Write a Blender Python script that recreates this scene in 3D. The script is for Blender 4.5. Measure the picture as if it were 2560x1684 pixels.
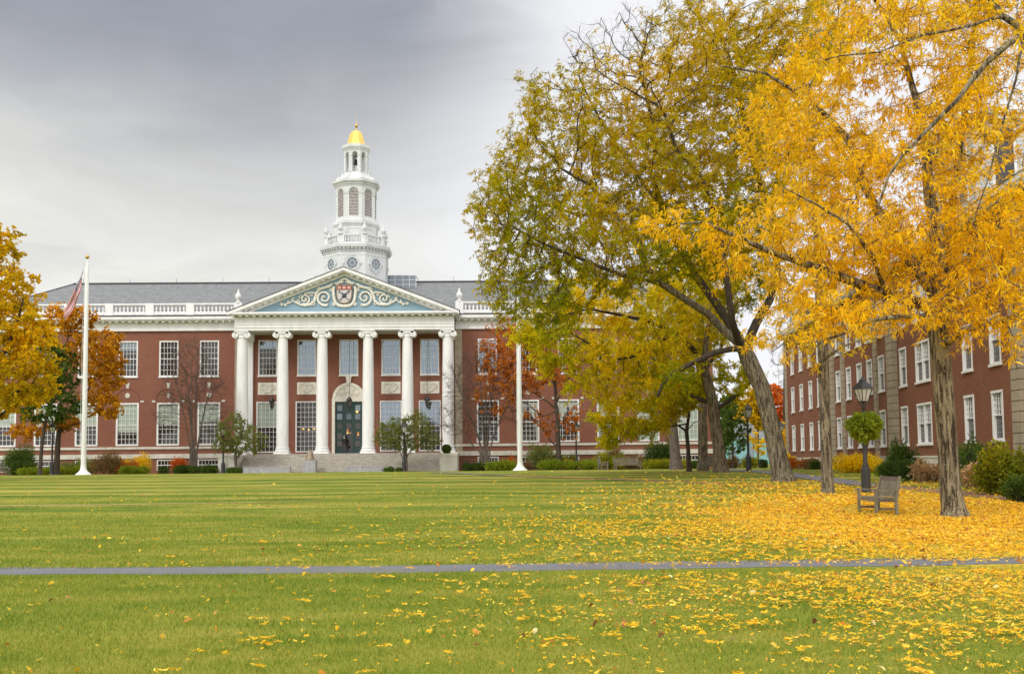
import bpy, bmesh, math, random
import numpy as np
from mathutils import Vector, Matrix, Euler
random.seed(7); RNG = np.random.default_rng(7)
for o in list(bpy.data.objects): bpy.data.objects.remove(o)
SC = bpy.context.scene; COL = SC.collection
# ---------------------------------------------------------------- camera
F = 2600.; CX = 1280.; CY = 842.; ROLL = .0097; PITCH = .068; HY = 1153.
PY = HY - F*math.tan(PITCH); EYE = Vector((0, 0, 1.5))
cam = bpy.data.cameras.new('camera'); co = bpy.data.objects.new('camera', cam); COL.objects.link(co)
cam.sensor_width = 36; cam.lens = 36*F/2560; cam.shift_y = (PY-CY)/2560; cam.clip_end = 3000; cam.clip_start = .1
co.location = EYE
co.rotation_mode = 'QUATERNION'
co.rotation_quaternion = (Matrix.Rotation(math.pi/2+PITCH, 3, 'X') @ Matrix.Rotation(-ROLL, 3, 'Z')).to_quaternion()
SC.camera = co
def ray(px, py):
    a = (px-CX)/F; b = -(py-PY)/F; c, s = math.cos(ROLL), math.sin(ROLL)
    a2 = a*c+b*s; b2 = -a*s+b*c; cp, sp = math.cos(PITCH), math.sin(PITCH)
    return Vector((a2, cp-sp*b2, sp+cp*b2))
def at(px, py, Y):            # the world point behind a picture position at depth Y metres
    d = ray(px, py); return EYE + d*(Y/d.y)
# ---------------------------------------------------------------- view, world, sun
SC.view_settings.view_transform = 'Standard'; SC.view_settings.look = 'None'
SC.view_settings.exposure = 0.0; SC.view_settings.gamma = 1
SUN_EL = math.radians(42); SUN_AZ = math.radians(215)
w = bpy.data.worlds.new('World'); SC.world = w; w.use_nodes = True
class NT:
    def __init__(s, nt): s.nt = nt
    def n(s, t, **k):
        o = s.nt.nodes.new(t)
        for a, b in k.items():
            if a == 'inp':
                for i, v in b.items():
                    if isinstance(v, bpy.types.NodeSocket): s.nt.links.new(v, o.inputs[i])
                    else: o.inputs[i].default_value = v
            else: setattr(o, a, b)
        return o
    def m(s, op, a, b=0., c=0.):
        return s.n('ShaderNodeMath', operation=op, inp={0: a, 1: b, 2: c}).outputs[0]
    def mr(s, v, a, b, c=0., d=1., it='SMOOTHSTEP'):
        return s.n('ShaderNodeMapRange', interpolation_type=it, inp={0: v, 1: a, 2: b, 3: c, 4: d}).outputs[0]
    def mix(s, f, a, b, bt='MIX'):
        return s.n('ShaderNodeMix', data_type='RGBA', blend_type=bt, inp={0: f, 6: a, 7: b}).outputs[2]
    def noise(s, v, sc, det=4, rough=.55, dist=0.):
        return s.n('ShaderNodeTexNoise', inp={'Vector': v, 'Scale': sc, 'Detail': det, 'Roughness': rough, 'Distortion': dist}).outputs[0]
    def ramp(s, f, stops):
        r = s.n('ShaderNodeValToRGB', inp={0: f}); e = r.color_ramp.elements
        while len(e) < len(stops): e.new(.5)
        for i, (p, c) in enumerate(stops): e[i].position = p; e[i].color = (*c, 1)
        return r.outputs[0]
def rgba(c): return (c[0], c[1], c[2], 1.)
for n in list(w.node_tree.nodes): w.node_tree.nodes.remove(n)
N = NT(w.node_tree)
tc = N.n('ShaderNodeTexCoord').outputs['Generated']
sep = N.n('ShaderNodeSeparateXYZ', inp={0: tc}); dx, dy, dz = sep.outputs
st = N.n('ShaderNodeMapping', inp={0: tc, 2: (0, .12, 0), 3: (1.0, 1.0, 3.0)}).outputs[0]
n1 = N.noise(st, 2.2, 6, .55, .4); n2 = N.noise(st, 5., 8, .6, .8)
wob = N.m('ADD', N.m('MULTIPLY', N.m('SUBTRACT', n1, .5), .20), N.m('MULTIPLY', N.m('SUBTRACT', n2, .5), .10))
el = N.m('ADD', dz, wob)
dark = N.mr(el, .19, .40)
ws = N.m('ADD', N.m('ADD', dx, N.m('MULTIPLY', wob, .9)), N.m('MULTIPLY', N.m('SUBTRACT', dz, .36), -.25))
bright = N.mr(ws, -.13, .10)
front = N.mix(dark, rgba((.90, .89, .84)), rgba((.365, .38, .43)))
streak = N.mr(n2, .3, .72, .86, 1.12, 'LINEAR')
front = N.mix(1.0, front, N.n('ShaderNodeCombineColor', inp={0: streak, 1: streak, 2: streak}).outputs[0], 'MULTIPLY')
front = N.mix(bright, front, rgba((.98, .98, 1.0)))
hi = N.mr(dz, .45, .95)
behind = N.mr(dy, .45, -.2)
up = N.m('MAXIMUM', hi, behind)
cloud = N.mix(up, front, rgba((1.78, 1.78, 1.80)))
cloud10 = N.n('ShaderNodeVectorMath', operation='SCALE', inp={0: cloud, 3: 10.}).outputs[0]
sky = N.n('ShaderNodeTexSky', sky_type='NISHITA', sun_disc=False, sun_elevation=SUN_EL, sun_rotation=SUN_AZ).outputs[0]
skyc = N.mix(.93, sky, cloud10)
bg = N.n('ShaderNodeBackground', inp={0: skyc, 1: .1})
N.nt.links.new(bg.outputs[0], N.n('ShaderNodeOutputWorld').inputs[0])
sl = bpy.data.lights.new('sun', 'SUN'); sl.energy = 1.45; sl.angle = math.radians(14); sl.color = (1, .96, .9)
so = bpy.data.objects.new('sun', sl); COL.objects.link(so)
sd = Vector((math.sin(SUN_AZ)*math.cos(SUN_EL), math.cos(SUN_AZ)*math.cos(SUN_EL), math.sin(SUN_EL)))
so.rotation_euler = sd.to_track_quat('Z', 'Y').to_euler(); so.location = (-10, -20, 40)
# ---------------------------------------------------------------- materials
MATS = {}
def newmat(name):
    m = bpy.data.materials.new(name); m.use_nodes = True
    for n in list(m.node_tree.nodes): m.node_tree.nodes.remove(n)
    MATS[name] = m; return m, NT(m.node_tree)
def finish(N, col, rough=.7, bump=None, bstr=.3, bdist=.02, spec=.3, metal=0., coat=0.):
    p = N.n('ShaderNodeBsdfPrincipled', inp={'Base Color': col, 'Roughness': rough, 'Specular IOR Level': spec, 'Metallic': metal, 'Coat Weight': coat})
    if bump is not None:
        N.nt.links.new(N.n('ShaderNodeBump', inp={'Strength': bstr, 'Distance': bdist, 'Height': bump}).outputs[0], p.inputs['Normal'])
    N.nt.links.new(p.outputs[0], N.n('ShaderNodeOutputMaterial').inputs[0]); return p
def simple(name, c1, c2=None, sc=3., rough=.7, bs=.2, spec=.3, metal=0., streak=1., coat=0., bdist=.01, det=5):
    m, N = newmat(name)
    v = N.n('ShaderNodeTexCoord').outputs['Object']
    v = N.n('ShaderNodeMapping', inp={0: v, 3: (1, 1, streak)}).outputs[0]
    f = N.noise(v, sc, det, .6); c2 = c2 or tuple(x*.8 for x in c1)
    col = N.mix(N.mr(f, .3, .7), rgba(c1), rgba(c2))
    finish(N, col, rough, N.noise(v, sc*8, 3), bs, bdist, spec, metal, coat); return m
def brickmat(name, ca, cb, mort):
    m, N = newmat(name)
    v = N.n('ShaderNodeTexCoord').outputs['Object']
    s = N.n('ShaderNodeSeparateXYZ', inp={0: v}); x, y, z = s.outputs
    v2 = N.n('ShaderNodeCombineXYZ', inp={0: N.m('ADD', x, y), 1: z, 2: 0.}).outputs[0]
    b = N.n('ShaderNodeTexBrick', offset=.5, inp={0: v2, 1: rgba(ca), 2: rgba(cb), 3: rgba(mort), 4: 1., 5: .012, 6: .1, 7: -.1, 8: .215, 9: .076})
    nz = N.noise(v2, .35, 5, .6); nf = N.noise(v2, 14., 3, .6)
    col = N.mix(N.mr(nz, .3, .7, 0., .35), b.outputs[0], rgba((ca[0]*.62, ca[1]*.6, ca[2]*.62)))
    col = N.mix(N.mr(nf, .35, .7, 0., .25), col, rgba((ca[0]*1.5, ca[1]*1.5, ca[2]*1.5)))
    # pale lime specks on odd bricks
    vs = N.n('ShaderNodeTexVoronoi', inp={'Vector': v2, 'Scale': 1.1})
    sp = N.m('LESS_THAN', vs.outputs['Distance'], .035)
    col = N.mix(N.m('MULTIPLY', sp, .6), col, rgba((.5, .38, .32)))
    finish(N, col, .85, b.outputs[1], -.25, .01, .2); return m
brickmat('brick_hall', (.245, .080, .047), (.155, .050, .032), (.26, .16, .115))
brickmat('brick_dorm', (.215, .070, .036), (.13, .042, .024), (.28, .17, .11))
simple('white_paint', (.82, .81, .79), (.71, .70, .68), 1.6, .55, .06, streak=.25)
simple('tower_paint', (.68, .69, .68), (.56, .57, .57), .8, .55, .08, streak=.3)
simple('limestone', (.66, .62, .55), (.52, .48, .41), 1.5, .8, .25, streak=.6)
simple('step_stone', (.62, .58, .51), (.34, .31, .26), 2.2, .85, .3, streak=9)
simple('tan_stone', (.40, .33, .24), (.31, .26, .19), 1.1, .85, .3)
simple('carved_stone', (.80, .76, .66), (.68, .64, .54), 3, .8, .4)
simple('granite', (.42, .41, .42), (.30, .29, .30), 6, .75, .3, streak=.4)
simple('tympanum_blue', (.235, .35, .41), (.20, .31, .37), 1.5, .6, .1, streak=4)
simple('relief_cream', (.80, .77, .68), (.66, .62, .52), 5, .7, .4)
simple('shield_red', (.27, .06, .04), None, 5); simple('shield_rim', (.36, .24, .16), None, 8); simple('shield_white', (.62, .58, .56), None, 9)
simple('shield_dark', (.05, .05, .085), None, 5); simple('book_pink', (.72, .42, .34), None, 5)
simple('gold', (.93, .60, .15), (.86, .50, .10), 2.5, .45, .15, .5, .35)
simple('brass', (.65, .42, .13), None, 5, .35, .1, .5, .8)
simple('bell_bronze', (.34, .26, .18), (.22, .17, .12), 6, .55, .4, .4, .5)
simple('bell_dark', (.04, .04, .045), None, 5, .5)
simple('iron', (.022, .021, .023), (.035, .032, .03), 8, .45, .25, .5)
simple('frosted_glass', (.62, .60, .55), (.52, .5, .46), 3, .25, .03, .5)
simple('louvre', (.50, .46, .43), None, 3); simple('louvre_gap', (.10, .07, .075), None, 3)
simple('door_green', (.016, .058, .048), (.012, .046, .038), 3, .35, .08, .5)
simple('blind_green', (.37, .43, .35), (.32, .38, .31), .8, .5, .03, .3, coat=.4)
simple('curtain', (.42, .44, .38), (.30, .32, .27), 3, .7, .1, streak=.15)
simple('teak', (.24, .215, .155), (.15, .135, .09), 5, .85, .5, streak=.4)
simple('teak_dark', (.17, .13, .105), (.11, .085, .07), 6, .85, .5)
simple('asphalt_roofing', (.08, .08, .085), None, 4)
simple('pole_white', (.76, .76, .72), (.70, .70, .66), 1, .4, .05, .5)
simple('teal_paint', (.22, .42, .42), (.18, .36, .38), 2, .6)
simple('joint', (.14, .11, .08))
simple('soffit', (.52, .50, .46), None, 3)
simple('clapboard', (.60, .61, .60), (.50, .51, .50), 2, .6)
simple('metal_grey', (.4, .4, .4), None, 3, .4, metal=.6)
def emis(name, c, s):
    m, N = newmat(name); e = N.n('ShaderNodeEmission', inp={0: rgba(c), 1: s}); N.nt.links.new(e.outputs[0], N.n('ShaderNodeOutputMaterial').inputs[0])
emis('warm_lamp', (1, .62, .18), 1.6); emis('amber_lamp', (1, .38, .06), .9)
def glass(name, base, gl, glc, wob=.02):
    m, N = newmat(name); v = N.n('ShaderNodeTexCoord').outputs['Object']
    f = N.noise(v, 1.3, 3)
    rnd = N.n('ShaderNodeObjectInfo').outputs['Random']
    d = N.n('ShaderNodeBsdfDiffuse', inp={0: N.mix(N.m('MULTIPLY', N.m('ADD', f, rnd), .5), rgba(tuple(x*2.1 for x in base)), rgba(tuple(x*.2 for x in base)))})
    bmp = N.n('ShaderNodeBump', inp={'Strength': .06, 'Distance': wob, 'Height': N.noise(v, 1.6, 2)}).outputs[0]
    g = N.n('ShaderNodeBsdfGlossy', inp={0: rgba(glc), 'Roughness': .04, 'Normal': bmp})
    fr = N.n('ShaderNodeFresnel', inp={0: 1.5}).outputs[0]
    mx = N.n('ShaderNodeMixShader', inp={0: N.m('ADD', fr, gl, ), 1: d.outputs[0], 2: g.outputs[0]})
    N.nt.links.new(mx.outputs[0], N.n('ShaderNodeOutputMaterial').inputs[0])
glass('glass', (.035, .028, .028), .0, (1, 1, 1)); glass('glass_sky_reflection', (.05, .06, .07), .16, (.72, .86, 1))  # second glass: sky reflection put in as blue tint and extra gloss
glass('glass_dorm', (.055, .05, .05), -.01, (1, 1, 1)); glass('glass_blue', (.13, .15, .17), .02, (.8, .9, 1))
def slate(name, c):
    m, N = newmat(name); v = N.n('ShaderNodeTexCoord').outputs['Object']
    s = N.n('ShaderNodeSeparateXYZ', inp={0: v}); x, y, z = s.outputs
    v2 = N.n('ShaderNodeCombineXYZ', inp={0: x, 1: N.m('MULTIPLY', z, 2.2), 2: 0.}).outputs[0]
    b = N.n('ShaderNodeTexBrick', offset=.5, inp={0: v2, 1: rgba(c), 2: rgba(tuple(t*.7 for t in c)), 3: rgba(tuple(t*.45 for t in c)), 4: 1., 5: .015, 6: .1, 7: 0., 8: .35, 9: .3})
    nz = N.noise(v2, 1.8, 5, .7)
    col = N.mix(N.mr(nz, .3, .7, 0., .5), b.outputs[0], rgba(tuple(t*1.35 for t in c)))
    finish(N, col, .7, b.outputs[1], -.3, .02, .4)
slate('slate', (.185, .19, .19)); slate('slate_dark', (.09, .085, .085))
def barkmat(name, c1, c2, lich=(.34, .34, .26), ls=.35, sc=1.):
    m, N = newmat(name); v = N.n('ShaderNodeTexCoord').outputs['Object']
    v1 = N.n('ShaderNodeMapping', inp={0: v, 3: (1, 1, .13)}).outputs[0]
    f = N.noise(v1, 16*sc, 6, .65, .8); col = N.mix(N.mr(f, .40, .60), rgba(c2), rgba(c1))
    fr = N.noise(v1, 34*sc, 3, .6, .5)
    l = N.noise(v, 22*sc, 4, .7); lz = N.noise(v, 1.3*sc, 2)
    lm = N.m('MULTIPLY', N.mr(l, .56, .66), N.mr(lz, .35, .6, ls*.3, ls))
    col = N.mix(lm, col, rgba(lich))
    finish(N, col, .9, N.m('ADD', f, N.m('MULTIPLY', fr, .4)), .9, .05, .15)
barkmat('bark_locust', (.25, .20, .13), (.06, .045, .032), (.38, .38, .25), .8, .8)
barkmat('bark_near', (.29, .235, .15), (.045, .032, .022), (.34, .37, .20), .9, .62)
barkmat('bark_dark', (.10, .075, .055), (.045, .034, .027), (.2, .19, .15), .3)
barkmat('bark_grey', (.17, .135, .11), (.09, .07, .06), (.3, .28, .24), .3)
barkmat('bark_twig', (.13, .09, .07), (.075, .055, .045), (.2, .17, .13), .2)
def leafmat(name, stops, zone=.35, zoneamt=.5, trans=.45, hgrad=None, tboost=1.3):
    """per-leaf colour from a ramp; zones of colour wander through the crown"""
    m, N = newmat(name)
    g = N.n('ShaderNodeNewGeometry'); r = g.outputs['Random Per Island']
    v = N.n('ShaderNodeTexCoord').outputs['Object']
    z = N.mr(N.noise(v, zone, 3, .6), .3, .7, 0., 1., 'LINEAR')
    f = N.m('ADD', N.m('MULTIPLY', z, zoneamt), N.m('MULTIPLY', r, 1-zoneamt))
    if hgrad:
        zz = N.n('ShaderNodeSeparateXYZ', inp={0: v}).outputs[2]
        f = N.m('ADD', f, N.mr(zz, hgrad[0], hgrad[1], hgrad[2], hgrad[3], 'LINEAR'))
    col = N.ramp(f, stops)
    br = N.mr(N.m('FRACT', N.m('MULTIPLY', r, 17.3)), 0., 1., .72, 1.22, 'LINEAR')
    col = N.mix(1., col, N.n('ShaderNodeCombineColor', inp={0: br, 1: br, 2: br}).outputs[0], 'MULTIPLY')
    d = N.n('ShaderNodeBsdfDiffuse', inp={0: col})
    t = N.n('ShaderNodeBsdfTranslucent', inp={0: N.mix(1., col, rgba((tboost, tboost*.97, .8)), 'MULTIPLY')})
    mx = N.n('ShaderNodeMixShader', inp={0: trans, 1: d.outputs[0], 2: t.outputs[0]})
    N.nt.links.new(mx.outputs[0], N.n('ShaderNodeOutputMaterial').inputs[0])
leafmat('leaf_olive', [(0, (.11, .165, .006)), (.3, (.24, .27, .008)), (.55, (.44, .36, .008)), (.8, (.62, .42, .012)), (1, (.68, .44, .04))], .22, .55, hgrad=(6, 20, -.12, .22))
leafmat('leaf_olive_b', [(0, (.22, .28, .012)), (.3, (.44, .44, .014)), (.62, (.78, .60, .016)), (1, (.92, .62, .025))], .25, .6)
leafmat('leaf_gold', [(0, (.76, .42, .01)), (.3, (.88, .54, .012)), (.75, (.93, .62, .02)), (1, (.93, .72, .20))], .4, .35, .5, tboost=1.04)
leafmat('leaf_gold_far', [(0, (.42, .34, .02)), (.35, (.72, .48, .02)), (.8, (.88, .58, .03)), (1, (.88, .6, .15))], .25, .6)
leafmat('leaf_mustard', [(0, (.30, .25, .012)), (.35, (.55, .40, .015)), (.7, (.80, .52, .015)), (1, (.88, .60, .02))], .3, .65)
leafmat('leaf_orange', [(0, (.20, .15, .02)), (.25, (.42, .20, .015)), (.55, (.62, .29, .015)), (.8, (.76, .40, .02)), (1, (.80, .50, .08))], .35, .55)
leafmat('leaf_rust', [(0, (.26, .08, .02)), (.5, (.52, .17, .03)), (1, (.68, .30, .05))], .35, .5)
leafmat('leaf_darkgreen', [(0, (.03, .065, .016)), (.6, (.075, .12, .025)), (1, (.17, .19, .03))], .5, .5)
leafmat('leaf_green', [(0, (.05, .09, .015)), (.6, (.10, .16, .03)), (1, (.20, .24, .05))], .6, .5)
leafmat('leaf_crab', [(0, (.09, .12, .03)), (.5, (.20, .24, .06)), (.85, (.32, .32, .09)), (1, (.45, .36, .12))], .6, .4)
leafmat('leaf_lime', [(0, (.14, .20, .02)), (.6, (.26, .32, .03)), (1, (.40, .40, .04))], .8, .5)
leafmat('leaf_yellow', [(0, (.55, .38, .015)), (.5, (.84, .60, .015)), (1, (.92, .72, .05))], .8, .4)
leafmat('leaf_pink', [(0, (.35, .20, .12)), (.5, (.55, .36, .20)), (1, (.66, .50, .28))], 1., .4)
leafmat('leaf_brown', [(0, (.14, .085, .035)), (.5, (.26, .16, .07)), (1, (.38, .27, .10))], .8, .5)
leafmat('leaf_redorange', [(0, (.45, .09, .04)), (.5, (.68, .18, .03)), (1, (.78, .34, .03))], .4, .7)
leafmat('leaf_greenyellow', [(0, (.10, .13, .015)), (.5, (.24, .25, .02)), (1, (.48, .40, .02))], 1.2, .6)
# ---------------------------------------------------------------- helpers
def lab(o, label=None, cat=None, group=None, kind=None):
    if label: o['label'] = label
    if cat: o['category'] = cat
    if group: o['group'] = group
    if kind: o['kind'] = kind
    return o
def empty(name, loc=(0, 0, 0), rz=0., label=None, cat=None, group=None):
    o = bpy.data.objects.new(name, None); COL.objects.link(o); o.location = loc; o.rotation_euler = (0, 0, rz); o.empty_display_size = .3
    return lab(o, label, cat, group)
def link(name, me, parent=None, loc=None, rz=None):
    o = bpy.data.objects.new(name, me); COL.objects.link(o)
    if parent is not None: o.parent = parent
    if loc is not None: o.location = loc
    if rz is not None: o.rotation_euler = (0, 0, rz)
    return o
class MB:
    def __init__(s, T=None): s.v = []; s.f = []; s.mi = []; s.sm = []; s.T = T
    def add(s, vs, fs, m=0, smooth=False):
        b = len(s.v); s.v += [tuple(s.T @ Vector(p)) if s.T else tuple(p) for p in vs]
        for f in fs: s.f.append(tuple(i+b for i in f)); s.mi.append(m); s.sm.append(smooth)
    def box(s, x0, x1, y0, y1, z0, z1, m=0):
        v = [(x, y, z) for z in (z0, z1) for y in (y0, y1) for x in (x0, x1)]
        s.add(v, [(0, 2, 3, 1), (4, 5, 7, 6), (0, 1, 5, 4), (2, 6, 7, 3), (0, 4, 6, 2), (1, 3, 7, 5)], m)
    def cbox(s, c, sx, sy, sz, m=0): s.box(c[0]-sx/2, c[0]+sx/2, c[1]-sy/2, c[1]+sy/2, c[2]-sz/2, c[2]+sz/2, m)
    def bar(s, a, b, w, h=None, m=0, up=(0, 0, 1)):
        a, b = Vector(a), Vector(b); d = (b-a).normalized(); u = Vector(up)
        x = d.cross(u)
        if x.length < 1e-4: x = d.cross(Vector((0, 1, 0)))
        x.normalize(); y = x.cross(d).normalized(); h = h or w
        vs = [p + x*(i*w/2) + y*(j*h/2) for p in (a, b) for i, j in ((-1, -1), (1, -1), (1, 1), (-1, 1))]
        s.add(vs, [(3, 2, 1, 0), (4, 5, 6, 7), (0, 1, 5, 4), (1, 2, 6, 5), (2, 3, 7, 6), (3, 0, 4, 7)], m)
    def prism_xz(s, pts, y0, y1, m=0, smooth=False):
        n = len(pts); vs = [(x, y0, z) for x, z in pts]+[(x, y1, z) for x, z in pts]
        s.add(vs, [tuple(range(n)), tuple(range(2*n-1, n-1, -1))]+[(i, i+n, (i+1) % n+n, (i+1) % n) for i in range(n)], m, smooth)
    def prism_yz(s, pts, x0, x1, m=0):
        n = len(pts); vs = [(x0, y, z) for y, z in pts]+[(x1, y, z) for y, z in pts]
        s.add(vs, [tuple(range(n-1, -1, -1)), tuple(range(n, 2*n))]+[(i, (i+1) % n, (i+1) % n+n, i+n) for i in range(n)], m)
    def lathe(s, prof, c=(0, 0, 0), seg=16, a0=0., m=0, smooth=True, cap=True):
        n = len(prof); vs = []
        for r, z in prof:
            for k in range(seg):
                a = a0+2*math.pi*k/seg; vs.append((c[0]+r*math.cos(a), c[1]+r*math.sin(a), c[2]+z))
        fs = [(i*seg+k, i*seg+(k+1) % seg, (i+1)*seg+(k+1) % seg, (i+1)*seg+k) for i in range(n-1) for k in range(seg)]
        s.add(vs, fs, m, smooth)
        if cap: s.add([vs[k] for k in range(seg)], [tuple(range(seg-1, -1, -1))], m); s.add([vs[(n-1)*seg+k] for k in range(seg)], [tuple(range(seg))], m)
    def tube(s, pts, radii, seg=6, m=0, smooth=True, cap=True):
        pts = [Vector(p) for p in pts]; n = len(pts)
        if n < 2: return
        vs = []; d = (pts[1]-pts[0]).normalized()
        u = d.cross(Vector((.3, .2, 1)) if abs(d.z) < .9 else Vector((1, 0, 0))).normalized()
        for i, p in enumerate(pts):
            if i == 0: t = pts[1]-pts[0]
            elif i == n-1: t = pts[-1]-pts[-2]
            else: t = pts[i+1]-pts[i-1]
            if t.length > 1e-9: t.normalize()
            else: t = d
            u = u - t*u.dot(t)
            if u.length < 1e-6: u = t.orthogonal()
            u.normalize(); q = t.cross(u); r = radii[i] if hasattr(radii, '__len__') else radii
            for k in range(seg):
                a = 2*math.pi*k/seg; vs.append(p+(u*math.cos(a)+q*math.sin(a))*r)
        fs = [(i*seg+k, i*seg+(k+1) % seg, (i+1)*seg+(k+1) % seg, (i+1)*seg+k) for i in range(n-1) for k in range(seg)]
        s.add(vs, fs, m, smooth)
        if cap: s.add([vs[(n-1)*seg+k] for k in range(seg)], [tuple(range(seg))], m)
    def wall(s, x0, x1, z0, z1, holes, y=0., depth=.22, m=0, mr=None, z_extra=()):
        mr = m if mr is None else mr
        xs = sorted({x0, x1, *[h[0] for h in holes], *[h[1] for h in holes]}); zs = sorted({z0, z1, *[h[2] for h in holes], *[h[3] for h in holes]})
        for i in range(len(xs)-1):
            for j in range(len(zs)-1):
                cx, cz = (xs[i]+xs[i+1])/2, (zs[j]+zs[j+1])/2
                if any(h[0] < cx < h[1] and h[2] < cz < h[3] for h in holes): continue
                s.add([(xs[i], y, zs[j]), (xs[i+1], y, zs[j]), (xs[i+1], y, zs[j+1]), (xs[i], y, zs[j+1])], [(0, 1, 2, 3)], m)
        for a, b, c, d in holes:
            y2 = y+depth
            s.add([(a, y, c), (b, y, c), (b, y, d), (a, y, d), (a, y2, c), (b, y2, c), (b, y2, d), (a, y2, d)],
                  [(0, 4, 5, 1), (1, 5, 6, 2), (2, 6, 7, 3), (3, 7, 4, 0)], mr)
    def arch(s, w, z0, z1, ow, oz0, spring, y0=0., y1=.12, m=0, seg=12):
        """plate in the local xz plane with a round-headed opening"""
        r = ow/2
        if w/2 > r: s.box(-w/2, -r, y0, y1, z0, z1, m); s.box(r, w/2, y0, y1, z0, z1, m)
        if oz0 > z0: s.box(-r, r, y0, y1, z0, oz0, m)
        pa = [(r*math.cos(math.pi*k/seg), spring+r*math.sin(math.pi*k/seg)) for k in range(seg+1)]
        for (xa, za), (xb, zb) in zip(pa, pa[1:]):
            s.prism_xz([(xb, zb), (xa, za), (xa, z1), (xb, z1)], y0, y1, m)
    def mesh(s, name, mats):
        me = bpy.data.meshes.new(name); me.from_pydata(s.v, [], s.f)
        for mt in ([mats] if isinstance(mats, str) else mats): me.materials.append(MATS[mt])
        me.polygons.foreach_set('material_index', s.mi); me.polygons.foreach_set('use_smooth', s.sm); me.update(); return me
    def build(s, name, mats, parent=None, loc=None, rz=None): return link(name, s.mesh(name, mats), parent, loc, rz)
def npmesh(name, verts, quads, mats, mi=None, smooth=False):
    """verts (n,3), quads (m,k) arrays straight into a mesh"""
    me = bpy.data.meshes.new(name); k = quads.shape[1]; m = len(quads)
    me.vertices.add(len(verts)); me.vertices.foreach_set('co', verts.astype(np.float32).ravel())
    me.loops.add(m*k); me.loops.foreach_set('vertex_index', quads.astype(np.int32).ravel())
    me.polygons.add(m); me.polygons.foreach_set('loop_start', np.arange(0, m*k, k, dtype=np.int32))
    try: me.polygons.foreach_set('loop_total', np.full(m, k, dtype=np.int32))
    except Exception: pass
    for mt in mats: me.materials.append(MATS[mt])
    if mi is not None: me.polygons.foreach_set('material_index', mi.astype(np.int32))
    if smooth: me.polygons.foreach_set('use_smooth', np.ones(m, dtype=bool))
    me.update(calc_edges=True); return me
def unit(a): return a/np.maximum(np.linalg.norm(a, axis=-1, keepdims=True), 1e-9)
def leaves(pos, direc, L, W, droop=.3, segs=2, rng=RNG):
    """leaf strips: pos,direc (n,3); L,W arrays -> verts, quads"""
    n = len(pos); d = unit(direc); rn = unit(rng.normal(size=(n, 3))); side = unit(np.cross(d, rn))
    L = np.broadcast_to(L, (n,))[:, None]; W = np.broadcast_to(W, (n,))[:, None]
    prof = {1: [1., .55], 2: [.35, 1., .25], 3: [.35, 1., .9, .25]}[segs]
    rows = []; p = pos.copy(); dd = d.copy()
    for i in range(segs+1):
        if i > 0: p = p + dd*L/segs; dd = unit(dd + np.array([0, 0, -droop]))
        rows += [p - side*W*prof[i]/2, p + side*W*prof[i]/2]
    V = np.stack(rows, 1).reshape(-1, 3); k = 2*(segs+1); base = (np.arange(n)*k)[:, None]
    Q = np.concatenate([base + np.array([[2*i, 2*i+1, 2*i+3, 2*i+2]]) for i in range(segs)], 1).reshape(-1, 4)
    return V, Q
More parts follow.
